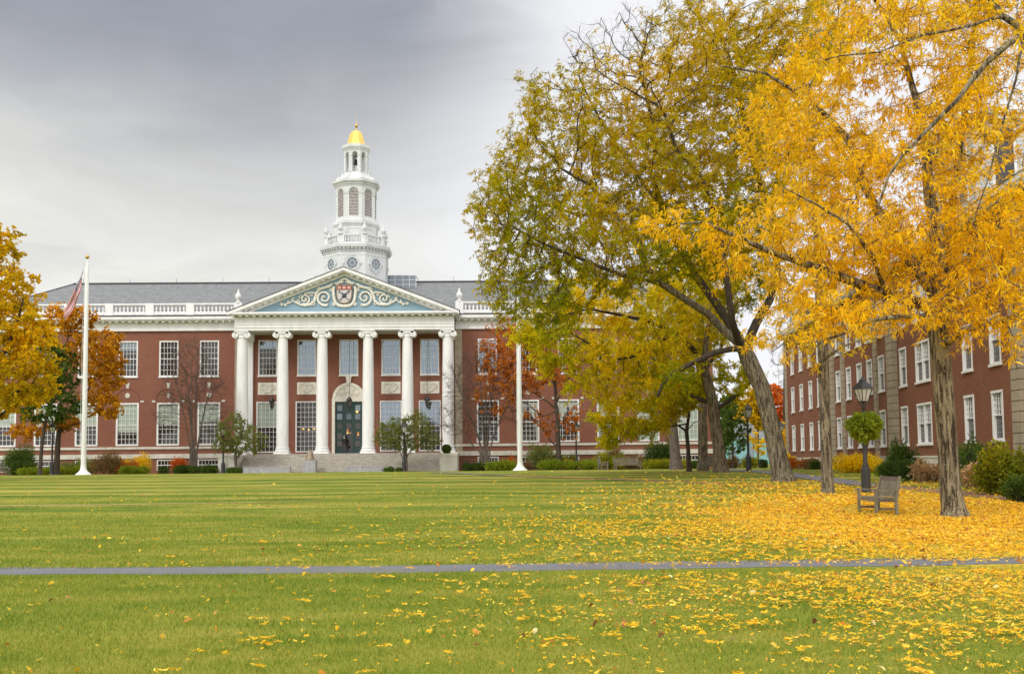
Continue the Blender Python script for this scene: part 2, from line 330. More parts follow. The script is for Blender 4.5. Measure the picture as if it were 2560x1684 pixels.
# ---------------------------------------------------------------- ground
ZK = [(-500, 0), (27, 0), (37, .25), (49, .43), (63, .75), (86, .77), (97, .62), (3000, .62)]
_yy = np.arange(-20, 130, .5); _zz = np.interp(_yy, [a for a, b in ZK], [b for a, b in ZK])
_k = np.ones(13)/13; _zz = np.convolve(np.pad(_zz, 6, mode='edge'), _k, mode='valid')
def gz(Y): return float(np.interp(Y, _yy, _zz))
def gza(Y): return np.interp(Y, _yy, _zz)
def gat(px, py):               # ground point behind a picture position
    lo, hi_ = 3., 140.; d = ray(px, py)
    for k in range(60):
        mid = (lo+hi_)/2; z = EYE.z+d.z/d.y*mid
        if z > gz(mid): lo = mid
        else: hi_ = mid
    return EYE + d*(lo/d.y)
def grassmat():
    m, N = newmat('grass_ground'); g = N.n('ShaderNodeNewGeometry'); P = g.outputs['Position']; r = g.outputs['Random Per Island']
    s = N.n('ShaderNodeSeparateXYZ', inp={0: P}); x, y, z = s.outputs
    v2 = N.n('ShaderNodeCombineXYZ', inp={0: N.m('MULTIPLY', x, .35), 1: y, 2: 0.}).outputs[0]
    n1 = N.noise(v2, .22, 5, .62); n2 = N.noise(v2, 1.3, 4, .6); n3 = N.noise(P, 18., 3, .7); n4 = N.noise(P, 60., 2, .7)
    yy = N.m('ADD', N.m('ADD', y, N.m('MULTIPLY', x, .05)), N.m('ADD', N.m('MULTIPLY', n1, 7.), N.m('MULTIPLY', n2, .9)))
    wv = N.m('SINE', N.m('MULTIPLY', yy, 1.55)); wamt = N.m('MULTIPLY', N.mr(y, 18, 42, .03, .21), N.mr(N.noise(v2, .12, 2), .35, .65, .45, 1.25))
    f = N.m('ADD', N.m('ADD', N.m('MULTIPLY', n1, .55), N.m('MULTIPLY', n2, .68)), N.m('MULTIPLY', wv, wamt))
    f = N.m('ADD', f, N.m('MULTIPLY', N.m('SUBTRACT', n3, .5), .45))
    col = N.ramp(f, [(.26, (.07, .13, .014)), (.46, (.14, .195, .02)), (.66, (.25, .255, .032)), (.88, (.42, .34, .075))])
    col = N.mix(N.mr(n4, .4, .7, 0., .45), col, rgba((.05, .07, .012)))
    # leaf litter under the locust trees
    cov = None
    for (gx, gy, sx, sy, a) in LIT:
        ex = N.m('POWER', N.m('DIVIDE', N.m('SUBTRACT', x, gx), sx), 2.); ey = N.m('POWER', N.m('DIVIDE', N.m('SUBTRACT', y, gy), sy), 2.)
        t = N.m('MULTIPLY', N.m('EXPONENT', N.m('MULTIPLY', N.m('ADD', ex, ey), -.5)), a)
        cov = t if cov is None else N.m('ADD', cov, t)
    nl = N.noise(P, 7., 5, .75); nl2 = N.noise(P, .9, 4, .6)
    lm = N.mr(N.m('ADD', N.m('ADD', cov, N.m('MULTIPLY', N.m('SUBTRACT', nl2, .5), .7)), N.m('MULTIPLY', N.m('SUBTRACT', nl, .5), 1.9)), .85, 1.3, 0., .7)
    lc = N.ramp(N.noise(P, 11., 3, .8), [(.25, (.42, .22, .03)), (.5, (.74, .46, .04)), (.75, (.82, .58, .12))])
    col = N.mix(lm, col, lc)
    finish(N, col, .9, n3, .5, .05, .1); return m
LIT = [(10.5, 26.5, 4.6, 6.0, .85), (12.5, 34., 5., 8., .7), (9.5, 18., 4.2, 6, .62), (15., 24., 5, 9, .8), (7.2, 9.5, 3.9, 5.0, .85), (5.0, 24, 4, 5, .26), (13, 48, 4, 8, .45)]
grassmat()
def cover(X, Y):
    return sum(a*np.exp(-.5*(((X-gx)/sx)**2+((Y-gy)/sy)**2)) for gx, gy, sx, sy, a in LIT)
ys = np.concatenate([[-300, -60], np.arange(-20, 110, 1.), [130, 200, 400, 900, 2000]])
xs = np.array([-1500, -300, -60, -20, 0, 20, 60, 300, 1500.])
gy_, gx_ = np.meshgrid(ys, xs, indexing='ij'); V = np.stack([gx_, gy_, gza(gy_)], -1).reshape(-1, 3)
nx = len(xs); Q = np.array([[j*nx+i, j*nx+i+1, (j+1)*nx+i+1, (j+1)*nx+i] for j in range(len(ys)-1) for i in range(nx-1)])
lab(link('ground_lawn', npmesh('ground_lawn', V, Q, ['grass_ground'], smooth=True)), kind='structure')
m, N = newmat('path_asphalt'); P = N.n('ShaderNodeNewGeometry').outputs['Position']
n1 = N.noise(P, 1.2, 4, .6); n2 = N.noise(P, 60, 3, .7)
col = N.mix(n1, rgba((.12, .12, .128)), rgba((.205, .205, .215))); col = N.mix(N.mr(n2, .3, .7, 0, .4), col, rgba((.10, .10, .11)))
finish(N, col, .75, n2, .4, .01, .4)
simple('path_litter', (.30, .15, .06), (.22, .13, .08), 1.5, .9, .4)
simple('path_earth', (.46, .36, .15), (.34, .27, .10), 1.5, .9, .4)
simple('path_brown', (.20, .13, .10), (.30, .16, .07), 2.5, .9, .4)
def strip(name, pts, hw, mat, dz=.012, wob=.06, kind='structure'):
    """a ribbon of path draped on the ground"""
    pts = [Vector((p[0], p[1], 0)) for p in pts]; dense = []
    for a, b in zip(pts, pts[1:]):
        k = max(2, int((b-a).length/.6)); dense += [a.lerp(b, i/k) for i in range(k)]
    dense.append(pts[-1]); vs = []; fs = []
    for i, p in enumerate(dense):
        t = (dense[min(i+1, len(dense)-1)]-dense[max(i-1, 0)]).normalized(); n_ = Vector((-t.y, t.x, 0))
        h = hw[0]+(hw[1]-hw[0])*i/(len(dense)-1) if isinstance(hw, tuple) else hw
        for k in range(5):
            q = p+n_*(h*(k-2)/2 + (random.uniform(-wob, wob) if k in (0, 4) else 0)); vs.append((q.x, q.y, gz(q.y)+dz))
        if i: b = i*5; fs += [(b-5+k, b-4+k, b+1+k, b+k) for k in range(4)]
    mb = MB(); mb.add(vs, fs, 0, True); o = mb.build(name, mat); return lab(o, kind=kind)
NP = [gat(-900, 1436), gat(0, 1427), gat(900, 1423), gat(1700, 1411.5), gat(2400, 1402), gat(3300, 1391)]
strip('near_path', NP, .52, 'path_asphalt', .004, .07)
EA = [gat(-60, 1264), gat(0, 1264), gat(250, 1262), gat(500, 1258), gat(800, 1252)]
strip('worn_path', EA, (.22, .10), 'path_earth', .014, .05)
strip('far_path', [gat(1090, 1182), gat(1200, 1186), gat(1360, 1192), gat(1534, 1198), gat(1700, 1204), gat(1834, 1211), gat(1960, 1217)], (.55, .35), 'path_litter', .014, .1)
strip('portico_path', [gat(1080, 1181.5), gat(1130, 1183), gat(1190, 1186), gat(1260, 1189)], (.7, .2), 'path_asphalt', .03, .05)
RP = [gat(1790, 1172), gat(1880, 1177.5), gat(1964, 1184.5), gat(2060, 1197), gat(2130, 1207)]
strip('side_path', RP+[gat(2190, 1214)], (.9, .8), 'path_asphalt', .03, .08)
strip('mulch_path', [gat(2150, 1210), gat(2240, 1218), gat(2330, 1226), gat(2450, 1236), gat(2600, 1252)], .8, 'path_brown', .018, .15)
strip('back_path', [gat(1700, 1169), gat(1800, 1168.5), gat(1900, 1168)], .6, 'path_asphalt', .03, .08)
# ================================================================ the main hall
ALPHA = .0223
O = at(872, 1000, 104); O.z = 0
hall = empty('campus_hall', O, ALPHA, 'long red brick hall with a white columned portico, blue pediment and gold domed tower', 'building')
def hall_pt(x, y, z): return O + Matrix.Rotation(ALPHA, 3, 'Z') @ Vector((x, y, z))
XL, XR = -38.2, 36.7
WX = [13.92+4.03*k for k in range(6)]
lows = [-x for x in WX]+WX; PWX = [-8.1, -4.2, 0., 4.22, 8.11]
holes = []
for x in lows:
    if x > 36: continue
    holes += [(x-.95, x+.95, 10.28, 13.88), (x-1.12, x+1.12, 3.42, 7.68), (x-1.05, x+1.05, .95, 2.0)]
for x in PWX:
    holes.append((x-.94, x+.94, 10.28, 13.88))
    if x: holes.append((x-1.10, x+1.10, 2.62, 7.70))
holes.append((-1.36, 1.34, 2.45, 7.66))
b = MB(); b.wall(XL, XR, .3, 14.85, holes)
b.box(XL, XR, .5, 16, .3, .9); b.add([(XL, 0, .3), (XL, 16, .3), (XL, 16, 14.85), (XL, 0, 14.85)], [(3, 2, 1, 0)]); b.add([(XR, 0, .3), (XR, 16, .3), (XR, 16, 14.85), (XR, 0, 14.85)], [(0, 1, 2, 3)])
b.add([(XL, 16, .3), (XR, 16, .3), (XR, 16, 14.85), (XL, 16, 14.85)], [(3, 2, 1, 0)])
b.build('brick_wall', 'brick_hall', hall)
# blind arches over the lower windows: recessed line, keystone, imposts, roundel or lozenge
for i, x in enumerate(lows):
    b = MB()
    pts = [(x+1.25*math.cos(a), -.0, 7.85+1.25*math.sin(a)) for a in [math.pi*k/16 for k in range(17)]]
    for p, q in zip(pts, pts[1:]): b.bar(p, q, .07, .09, 0, (0, 1, 0))
    b.build('blind_arch', 'brick_hall', hall)
    b = MB(); b.prism_xz([(x-.11, 9.12), (x+.11, 9.12), (x+.18, 9.68), (x-.18, 9.68)], -.07, 0); b.build('keystone', 'limestone', hall)
    for s in (-1, 1): b = MB(); b.box(x+s*1.44-.17, x+s*1.44+.17, -.05, 0, 7.72, 7.92); b.build('impost_block', 'limestone', hall)
    b = MB()
    if i % 2 == (0 if x < 0 else 1): b.prism_xz([(x+.25*math.cos(a), 8.42+.25*math.sin(a)) for a in [2*math.pi*k/14 for k in range(14)]], -.06, 0); b.build('stone_roundel', 'limestone', hall)
    else: b.prism_xz([(x-.19, 8.42), (x, 8.08), (x+.19, 8.42), (x, 8.76)], -.06, 0); b.build('stone_lozenge', 'limestone', hall)
for x0, x1 in ((XL-.05, -9.75), (9.75, XR+.05)):
    b = MB(); b.box(x0, x1, -.10, -.001, 3.06, 3.30); b.build('stone_string_course', 'limestone', hall)
    b = MB(); b.box(x0, x1, -.14, -.002, 2.13, 2.58); b.build('stone_water_table', 'limestone', hall)
for s in (-1, 1):
    b = MB()
    for k in range(29):
        z = 2.6+k*.425; d = .075 if k % 2 else .095; b.box(min(s*10.63, s*11.38), max(s*10.63, s*11.38), -d, 0, z, z+.40)
    b.box(min(s*10.64, s*11.35), max(s*10.64, s*11.35), -.06, 0, 2.59, 14.83)
    b.build('quoin_strip', 'tan_stone', hall)
# ---- windows
def window_mesh(w_, h, cols, rows, sash, sill=True, casing=.11, mb_w=.035, dz=0.):
    """casing, meeting rail and glazing bars; origin at bottom centre, wall plane y=0"""
    b = MB(); c = casing
    b.box(-w_/2, -w_/2+c, -.03, .12, 0, h); b.box(w_/2-c, w_/2, -.03, .12, 0, h); b.box(-w_/2+c, w_/2-c, -.03, .12, h-c, h); b.box(-w_/2+c, w_/2-c, -.03, .12, 0, c)
    if sill: b.box(-w_/2-.06, w_/2+.06, -.10, .0, -.10, .0)
    iw = w_-2*c; ih = h-2*c
    b.box(-iw/2, iw/2, .04, .10, c+ih*sash-.035, c+ih*sash+.035)
    for i in range(1, cols): x = -iw/2+iw*i/cols; b.box(x-mb_w/2, x+mb_w/2, .05, .09, c, h-c)
    for j in range(1, rows):
        z = c+ih*j/rows
        if abs(z-(c+ih*sash)) > .05: b.box(-iw/2, iw/2, .052, .088, z-mb_w/2, z+mb_w/2)
    return b.mesh('window', 'white_paint')
def panel(name, x0, x1, z0, z1, y, mat, parent, sub=2):
    b = MB(); b.box(x0, x1, y, y+.02, z0, z1); return b.build(name, mat, parent)
ME_UP = window_mesh(1.9, 3.6, 5, 6, .5, casing=.13); ME_LO = window_mesh(2.24, 4.26, 5, 8, .47, False, .16); ME_PL = window_mesh(2.2, 5.08, 5, 10, .50, False, .12)
ME_BA = window_mesh(2.1, 1.05, 6, 2, .5, False, .09)
def placed(me, x, z, parent): return link('window', me, parent, (x, 0, z))
_pan = {}
def pane(w_, h, mat, par, z0=0., y=.105, name='pane'):
    k = (round(w_, 2), round(h, 2), mat, round(z0, 2), y, name)
    if k not in _pan:
        b = MB(); b.box(-w_/2+.03, w_/2-.03, y, y+.03, z0+.03, z0+h-.03); _pan[k] = b.mesh(name, mat)
    return link(name, _pan[k], par)
def curtain_mesh():
    b = MB(); h = 4.0
    for s in (-1, 1):
        pts = [(0, h), (s*1.0, h), (s*1.0, .1), (s*.80, .1), (s*.72, 1.6), (s*.50, 2.5), (s*.1, 3.3)]
        if s < 0: pts = pts[::-1]
        b.prism_xz(pts, .094, .103)
    return b.mesh('curtain', 'curtain')
ME_CUR = curtain_mesh()
for i, x in enumerate(lows):
    if x > 36: continue
    W_ = placed(ME_UP, x, 10.28, hall); pane(1.9, 3.6, 'glass_sky_reflection' if abs(x-13.92) < .1 else 'glass', W_)
    if abs(x+21.98) < .1: pane(1.6, .9, 'glass_blue', W_, 2.6, .098, 'reflection_patch')  # added sheet, its pale blue imitates a reflection in the upper sash
    L_ = placed(ME_LO, x, 3.42, hall); pane(2.24, 4.26, 'glass', L_)
    if x < 0:
        frac = {0: .46, 1: .50, 2: .71, 3: .52, 4: .5, 5: .55}[i]; hh = 3.95*frac; pane(1.98, hh, 'blind_green', L_, 4.1-hh, .095, 'blind')
    elif x > 17 and x < 29: link('curtain', ME_CUR, L_)
    elif x > 29: pane(1.98, 3.9, 'blind_green', L_, .15, .095, 'blind')
    B_ = link('basement_window', ME_BA, hall, (x, 0, .95)); pane(2.1, 1.05, 'glass', B_)
for i, x in enumerate(PWX):
    W_ = placed(ME_UP, x, 10.28, hall); pane(1.9, 3.6, 'glass' if i == 0 else 'glass_sky_reflection', W_)
    if i == 0: pane(1.66, .8, 'glass_sky_reflection', W_, 2.7, .098, 'reflection_patch')  # added sheet standing in for sky mirrored in the top panes
    if x:
        L_ = placed(ME_PL, x, 2.62, hall); pane(2.2, 5.08, 'glass', L_)
        if i > 2: pane(1.96, 2.3, 'glass_sky_reflection', L_, 2.66, .098, 'reflection_patch')  # upper half gets an added sheet as its sky reflection
        if i == 0: pane(1.96, 2.5, 'blind_green', L_, 2.5, .095, 'blind')
        if i == 1:
            for j in range(3):
                b = MB(); xx = -.35+.55*j; b.lathe([(.02, .06), (.11, .0), (.10, -.07), (.02, -.1)], (xx, .095, 2.35-.08*(j % 2)), 8); b.build('lit_lamp', 'warm_lamp', L_)
# ---- carved panels
def panel_mesh():
    b = MB(); b.box(-.96, .96, -.05, 0, -.61, .61)
    pts = [(-.72+1.44*t, -.09, .22-.62*math.sin(math.pi*t)) for t in [k/14 for k in range(15)]]
    b.tube(pts, [.04+.035*math.sin(math.pi*k/14) for k in range(15)], 6)
    for s in (-1, 1):
        b.tube([(s*(.55-.14*math.cos(a)*(.3+a/9)), -.08, .30-.14*math.sin(a)*(.3+a/9)) for a in [k*.7 for k in range(11)]], .03, 5)
        b.tube([(s*.72, -.08, .18), (s*.74, -.08, -.1), (s*.66, -.08, -.4)], [.03, .05, .02], 5)
        b.tube([(s*.25, -.08, .33), (s*.45, -.08, .42)], .03, 5)
    b.lathe([(.02, 0), (.1, .03), (.02, .06)], (0, -.07, .25), 8)
    return b.mesh('carved_panel', 'carved_stone')
mp = panel_mesh()
for x in PWX:
    if x: link('carved_panel', mp, hall, (x, 0, 9.0))
# ---- door surround and door
b = MB(); R = 1.62; zs = 7.92
for k in range(24):
    a, c = math.pi*k/24, math.pi*(k+1)/24
    b.prism_xz([(R*math.cos(c), zs+R*math.sin(c)), (1.33*math.cos(c), zs+1.33*math.sin(c)), (1.33*math.cos(a), zs+1.33*math.sin(a)), (R*math.cos(a), zs+R*math.sin(a))], -.14, 0)
for s in (-1, 1): b.box(min(s*1.37, s*1.67), max(s*1.37, s*1.67), -.14, 0, 2.45, zs)
b.box(-1.37, 1.37, -.10, 0, 7.64, 7.92)
b.prism_xz([(1.34*math.cos(math.pi*k/20), zs+1.34*math.sin(math.pi*k/20)) for k in range(21)], -.05, 0)
b.prism_xz([(-.17, 9.45), (.17, 9.45), (.27, 10.1), (-.27, 10.1)], -.30, 0); b.box(-.3, .3, -.33, 0, 10.1, 10.2)
for s in (-1, 1):
    for (cx_, cz_, r) in ((.38, 8.35, .26), (.85, 8.3, .24), (.5, 8.85, .2)):
        b.tube([(s*(cx_+r*(1-t/12)*math.cos(t*.9)), -.07, cz_+r*(1-t/12)*math.sin(t*.9)) for t in range(12)], .035, 5)
b.lathe([(.02, -.05), (.14, .0), (.12, .2), (.02, .3)], (0, -.07, 8.55), 8)
b.build('door_surround', 'carved_stone', hall)
b = MB(); b.box(-1.36, 1.34, .10, .18, 2.45, 7.66)
for x in (-1.36, -.46, .42, 1.2): b.box(x, x+.14, .04, .10, 2.45, 7.66)
for z in (2.45, 7.54): b.box(-1.36, 1.34, .05, .10, z, z+.12)
for c, x in enumerate((-.91, -.02, .88)):
    for r, z in enumerate((7.0, 6.15, 5.2, 4.2, 3.45)):
        if c == 1 and r == 0: continue
        if c == 1 and r > 2: continue
        for s in (-1, 1): b.box(x+s*.30-.03, x+s*.30+.03, .06, .10, z-.34, z+.34); b.box(x-.33, x+.33, .06, .10, z+s*.34-.03, z+s*.34+.03)
door = b.build('entrance_door', 'door_green', hall)
for c, x in enumerate((-.91, -.02, .88)):
    for r, z in enumerate((7.0, 6.15, 5.2, 4.2, 3.45)):
        if c == 1 and (r == 0 or r > 2): continue
        panel('door_pane', x-.25, x+.25, z-.29, z+.29, .075, 'glass_blue' if r < 2 else 'glass', door)
panel('open_leaf', -.36, .40, 2.5, 4.85, .07, 'glass', door)
for x, z, w2, h2, mt in ((.82, 6.62, .26, .26, 'warm_lamp'), (-.12, 4.72, .12, .42, 'amber_lamp'), (.93, 4.45, .15, .4, 'amber_lamp'), (-.12, 4.5, .24, .12, 'warm_lamp'), (.93, 4.28, .14, .1, 'warm_lamp'), (.14, 4.5, .07, .1, 'warm_lamp')):
    b = MB(); b.lathe([(.01, -h2/2), (w2/2, -h2/5), (w2/2, h2/5), (.01, h2/2)], (x, .0, z), 8); b.build('lit_lamp', mt, door, (0, .03 if mt == 'warm_lamp' else .06, 0))
# ---- portico platform, steps, piers
b = MB(); b.box(-11.0, 11.0, -3.65, -.002, .3, 2.44); b.build('portico_floor', 'limestone', hall)
b = MB(); n = 11
for k in range(n):
    y = -3.66-.36*(n-k); b.box(-9.38, 9.38, y, -3.66, .3 if k == 0 else .62+.165*k-.044, .62+.165*(k+1)-.05); b.box(-9.38, 9.38, y-.06, -3.66, .62+.165*(k+1)-.049, .62+.165*(k+1)-.005)
b.build('portico_steps', 'step_stone', hall)
for s in (-1, 1):
    b = MB(); x0, x1 = sorted((s*9.40, s*11.05)); b.box(x0, x1, -7.4, -3.67, .3, 2.12); b.box(x0-.06, x1+.06, -7.46, -3.67, 2.12, 2.3); b.build('portico_pier', 'limestone', hall)
# ---- columns
def col_mesh():
    base = MB(); base.box(-.72, .72, -.72, .72, 0, .22); base.lathe([(.68, .22), (.74, .29), (.74, .36), (.66, .42), (.62, .47), (.62, .52), (.67, .56), (.67, .62), (.58, .68)], seg=32)
    sh = MB(); H = 10.65
    sh.lathe([(.585-.0*t if t < .3 else .585-.105*((t-.3)/.7)**1.3, .68+H*t) for t in [k/12 for k in range(13)]], seg=36, cap=False)
    cp = MB(); z = 11.33
    cp.lathe([(.48, z), (.53, z+.04), (.53, z+.10), (.49, z+.13), (.60, z+.36)], seg=32)
    cp.box(-.66, .66, -.60, .60, z+.62, z+.74)
    for yy in (-.56, .56):
        s0 = -1 if yy < 0 else 1
        for s in (-1, 1):
            c = (s*.60, z+.30); pts = [(c[0]+s*.30*math.cos(a), c[1]+.30*math.sin(a)) for a in [2*math.pi*k/20 for k in range(20)]]
            if s < 0: pts = pts[::-1]
            cp.prism_xz(pts, min(yy, yy*.72), max(yy, yy*.72))
            sp = [(c[0]+s*(.28-.022*k)*math.cos(1.57-.62*k)*1, yy+s0*.015, c[1]+(.28-.022*k)*math.sin(1.57-.62*k)) for k in range(12)]
            cp.tube(sp, .028, 5); cp.lathe([(.06, -.05), (.06, .05)], (c[0], yy, c[1]), 8)
        cp.box(-.62, .62, min(yy, yy*.72), max(yy, yy*.72), z+.40, z+.60)
    for s in (-1, 1):
        cp.tube([(s*.60, -.42, z+.30), (s*.60, -.2, z+.32), (s*.60, 0, z+.33), (s*.60, .2, z+.32), (s*.60, .42, z+.30)], [.29, .22, .19, .22, .29], 16)
    return base.mesh('column_base', 'white_paint'), sh.mesh('column', 'white_paint'), cp.mesh('capital', 'white_paint')
cb, cs, cc = col_mesh(); BZ = 2.40
for x in (-10.03, -6.09, -2.24, 2.24, 6.09, 10.03):
    c = link('column', cs, hall, (x, -2.6, BZ)); link('column_base', cb, c); link('capital', cc, c)
for s in (-1, 1):
    b = MB(); x = s*10.03; b.box(x-.5, x+.5, -.30, 0, 2.44, 13.75); b.box(x-.62, x+.62, -.42, 0, 13.75, 14.42); b.box(x-.58, x+.58, -.38, 0, 2.44, 2.9); b.build('pilaster', 'white_paint', hall)
# ---- entablature of the portico (front and returns) and ceiling
b = MB()
b.box(-10.66, 10.66, -3.2, -2.0, 14.45, 15.0); b.box(-10.7, 10.7, -3.24, -1.98, 15.0, 15.12)
b.box(-10.66, 10.66, -3.2, -2.0, 15.12, 15.80); b.box(-10.72, 10.72, -3.26, -1.97, 14.72, 14.76)
for s in (-1, 1): x0, x1 = sorted((s*10.655, s*9.55)); b.box(x0, x1, -1.97, -.003, 14.452, 15.80)
b.build('portico_entablature', 'white_paint', hall)
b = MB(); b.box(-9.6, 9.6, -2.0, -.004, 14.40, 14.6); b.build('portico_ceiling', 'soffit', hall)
b = MB(); b.box(-11.15, 11.15, -4.0, -.95, 15.97, 16.16); b.box(-11.02, 11.02, -3.85, -.96, 15.88, 15.97)
n = 33
for k in range(n): x = -10.7+21.4*k/(n-1); b.box(x-.13, x+.13, -3.78, -3.26, 15.76, 15.879)
b.build('portico_cornice', 'white_paint', hall)
# ---- pediment
AP = 20.50; EX = 11.2; EZ = 16.17
b = MB(); sl_ = (AP-EZ)/EX
for s in (-1, 1):
    def rk(t0, t1, y0, y1, x0=0., x1=EX):
        p = [(s*x0, AP-sl_*x0-t0), (s*x1, AP-sl_*x1-t0), (s*x1, AP-sl_*x1-t1), (s*x0, AP-sl_*x0-t1)]
        b.prism_xz(p if s > 0 else p[::-1], y0, y1)
    rk(.0, .30, -4.02, -3.0); rk(.30, .42, -3.86, -3.0, 0, EX-1.0); rk(.42, .74, -3.22, -3.05, 0, EX-1.9)
    for k in range(16):
        x = .75+k*.62; zc = AP-sl_*x-.47; a = math.atan(sl_)
        p = [(s*(x-.13), zc+.05+sl_*.13), (s*(x+.13), zc+.05-sl_*.13), (s*(x+.13), zc-.07-sl_*.13), (s*(x-.13), zc-.07+sl_*.13)]
        b.prism_xz(p if s > 0 else p[::-1], -3.78, -3.23)
b.build('pediment_frame', 'white_paint', hall)
b = MB(); b.prism_xz([(-10.2, 16.161), (10.2, 16.161), (0, 20.1)], -3.1, -2.95); ty = b.build('tympanum', 'tympanum_blue', hall)
b = MB()
for s in (-1, 1):
    p = [(0, AP+.07), (s*(EX+.08), EZ+.06), (s*(EX+.08), EZ+.001), (0, AP+.002)]; b.prism_xz(p if s < 0 else p[::-1], -4.06, 7.6)
b.prism_xz([(-10.9, 16.165), (10.9, 16.165), (0, 20.35)], -2.94, 7.6)
b.build('portico_roof', 'slate_dark', hall)
# scroll relief
b = MB(); rr = random.Random(3); yr = -3.2
def frond_tube(pts, r0, r1, tuft=.1, nt=2):
    n = len(pts); b.tube([(p[0], yr, p[1]) for p in pts], [r0+(r1-r0)*k/(n-1) for k in range(n)], 7)
    for i in range(0, n, 1):
        for _ in range(nt):
            a = rr.uniform(0, 6.28); d = tuft*rr.uniform(.6, 1.3); x, z = pts[i][0]+math.cos(a)*d*.8, pts[i][1]+math.sin(a)*d*.8
            b.lathe([(.01, -.05), (tuft*.55, -.02), (tuft*.45, .03), (.01, .05)], (x, yr-.03, z), 6, rr.random())
def spiral(cx_, cz_, R_, turns, a0, s, flip=1, n=26):
    return [(s*(cx_+R_*(1-.86*k/n)*math.cos(a0+flip*2*math.pi*turns*k/n)), cz_+R_*(1-.86*k/n)*math.sin(a0+flip*2*math.pi*turns*k/n)) for k in range(n+1)]
for s in (-1, 1):
    frond_tube(spiral(1.96, 17.62, .78, 1.6, -2.0, s, 1), .125, .05, .10)
    frond_tube(spiral(3.86, 17.5, .52, 1.5, -1.2, s, -1), .10, .04, .08)
    frond_tube([(s*x, z) for x, z in ((1.2, 18.95), (1.5, 18.75), (1.9, 18.62), (2.4, 18.5), (2.7, 18.15), (2.85, 17.75), (2.9, 17.35), (3.3, 16.98), (3.8, 16.9))], .14, .12, .13, 3)
    frond_tube([(s*x, z) for x, z in ((2.7, 18.0), (3.1, 18.15), (3.5, 18.1), (3.9, 17.98))], .09, .08, .1, 3)
    frond_tube([(s*x, z) for x, z in ((3.8, 16.9), (4.3, 16.95), (4.75, 17.2), (5.1, 17.35), (5.3, 17.15), (5.7, 17.0), (6.1, 16.98))], .12, .05, .1, 3)
    frond_tube(spiral(6.1, 17.05, .15, 1.2, -1.6, s, 1, 10), .045, .03, .05, 1)
    frond_tube([(s*x, z) for x, z in ((1.02, 18.7), (1.1, 18.3), (1.04, 17.9), (1.0, 17.5), (.85, 17.1), (.6, 16.9), (.3, 16.82), (0, 16.8))], .15, .16, .12, 3)
    frond_tube(spiral(1.0, 16.95, .17, 1.2, 1.6, s, -1, 10), .07, .04, .05, 1)
    frond_tube([(s*x, z) for x, z in ((0, 19.5), (.3, 19.35), (.6, 19.1), (.95, 19.0))], .14, .1, .1, 3)
    frond_tube([(s*x, z) for x, z in ((.1, 19.2), (.4, 19.08), (.7, 18.98))], .1, .07, .08, 2)
for s in (-1, 1):
    for (cx_, cz_, R_, t_, a_, fl_) in ((2.45, 18.45, .26, 1.2, 0., 1), (3.2, 17.95, .24, 1.2, 2., -1), (1.55, 18.75, .2, 1.1, 3., 1), (3.05, 17.05, .22, 1.2, 1., 1), (4.45, 17.25, .22, 1.2, 1.5, -1), (5.0, 17.5, .16, 1.1, 0, 1), (2.85, 17.5, .2, 1.1, 3, -1), (4.35, 17.75, .2, 1.1, 2, 1), (5.45, 17.2, .15, 1.1, 2, -1), (.75, 18.95, .15, 1., 1, 1), (1.3, 18.35, .16, 1., 2, -1), (5.75, 16.9, .1, 1., 1, 1)):
        frond_tube(spiral(cx_, cz_, R_, t_, a_, s, fl_, 10), .055, .03, .055, 1)
b.build('scroll_relief', 'relief_cream', hall)
def shield_pts(w_, zt, zb, n=8):
    r = [(w_*math.cos(a)**.75, zb+(zt-zb)*.55-(zt-zb)*.55*math.sin(a)) for a in [math.pi/2*k/n for k in range(n)]]
    right = [(w_, zt)]+r[0:]+[(0, zb)]; left = [(-x, z) for x, z in right[::-1][1:]]
    return (right+left)[::-1]
sh = MB(); sh.prism_xz(shield_pts(.76, 18.86, 17.0), -3.36, -3.1); shd = sh.build('shield', 'shield_rim', hall)
q = MB(); q.prism_xz(shield_pts(.68, 18.80, 17.10), -3.39, -3.361); q.build('shield_field', 'shield_white', shd)
q = MB(); q.box(-.68, .68, -3.42, -3.391, 18.36, 18.80); q.build('shield_chief', 'shield_red', shd)
q = MB()
for x in (-.46, 0, .46):
    for s in (-1, 1): q.box(x+s*.085-.075, x+s*.085+.075, -3.44, -3.421, 18.44, 18.72)
q.build('shield_books', 'book_pink', shd)
q = MB()
for s in (-1, 1): q.bar((-.46, -3.405-.004*s, 17.8+s*.46), (.46, -3.405-.004*s, 17.8-s*.46), .03, .22, 0, (0, 1, 0))
q.box(-.2, .2, -3.43, -3.40, 17.6, 18.0)
q.prism_xz([(-.55, 18.33), (-.25, 18.1), (-.5, 18.05)], -3.41, -3.392); q.prism_xz([(.55, 18.33), (.5, 18.05), (.25, 18.1)], -3.41, -3.392)
q.build('shield_cross', 'shield_dark', shd)
q = MB()
for x, z in ((0, 17.8), (-.33, 18.12), (.33, 18.12), (-.33, 17.47), (.33, 17.47)): q.prism_xz([(x+.09*math.cos(a), z+.09*math.sin(a)) for a in [2*math.pi*k/8 for k in range(8)]], -3.46, -3.431)
q.build('shield_roses', 'shield_white', shd)
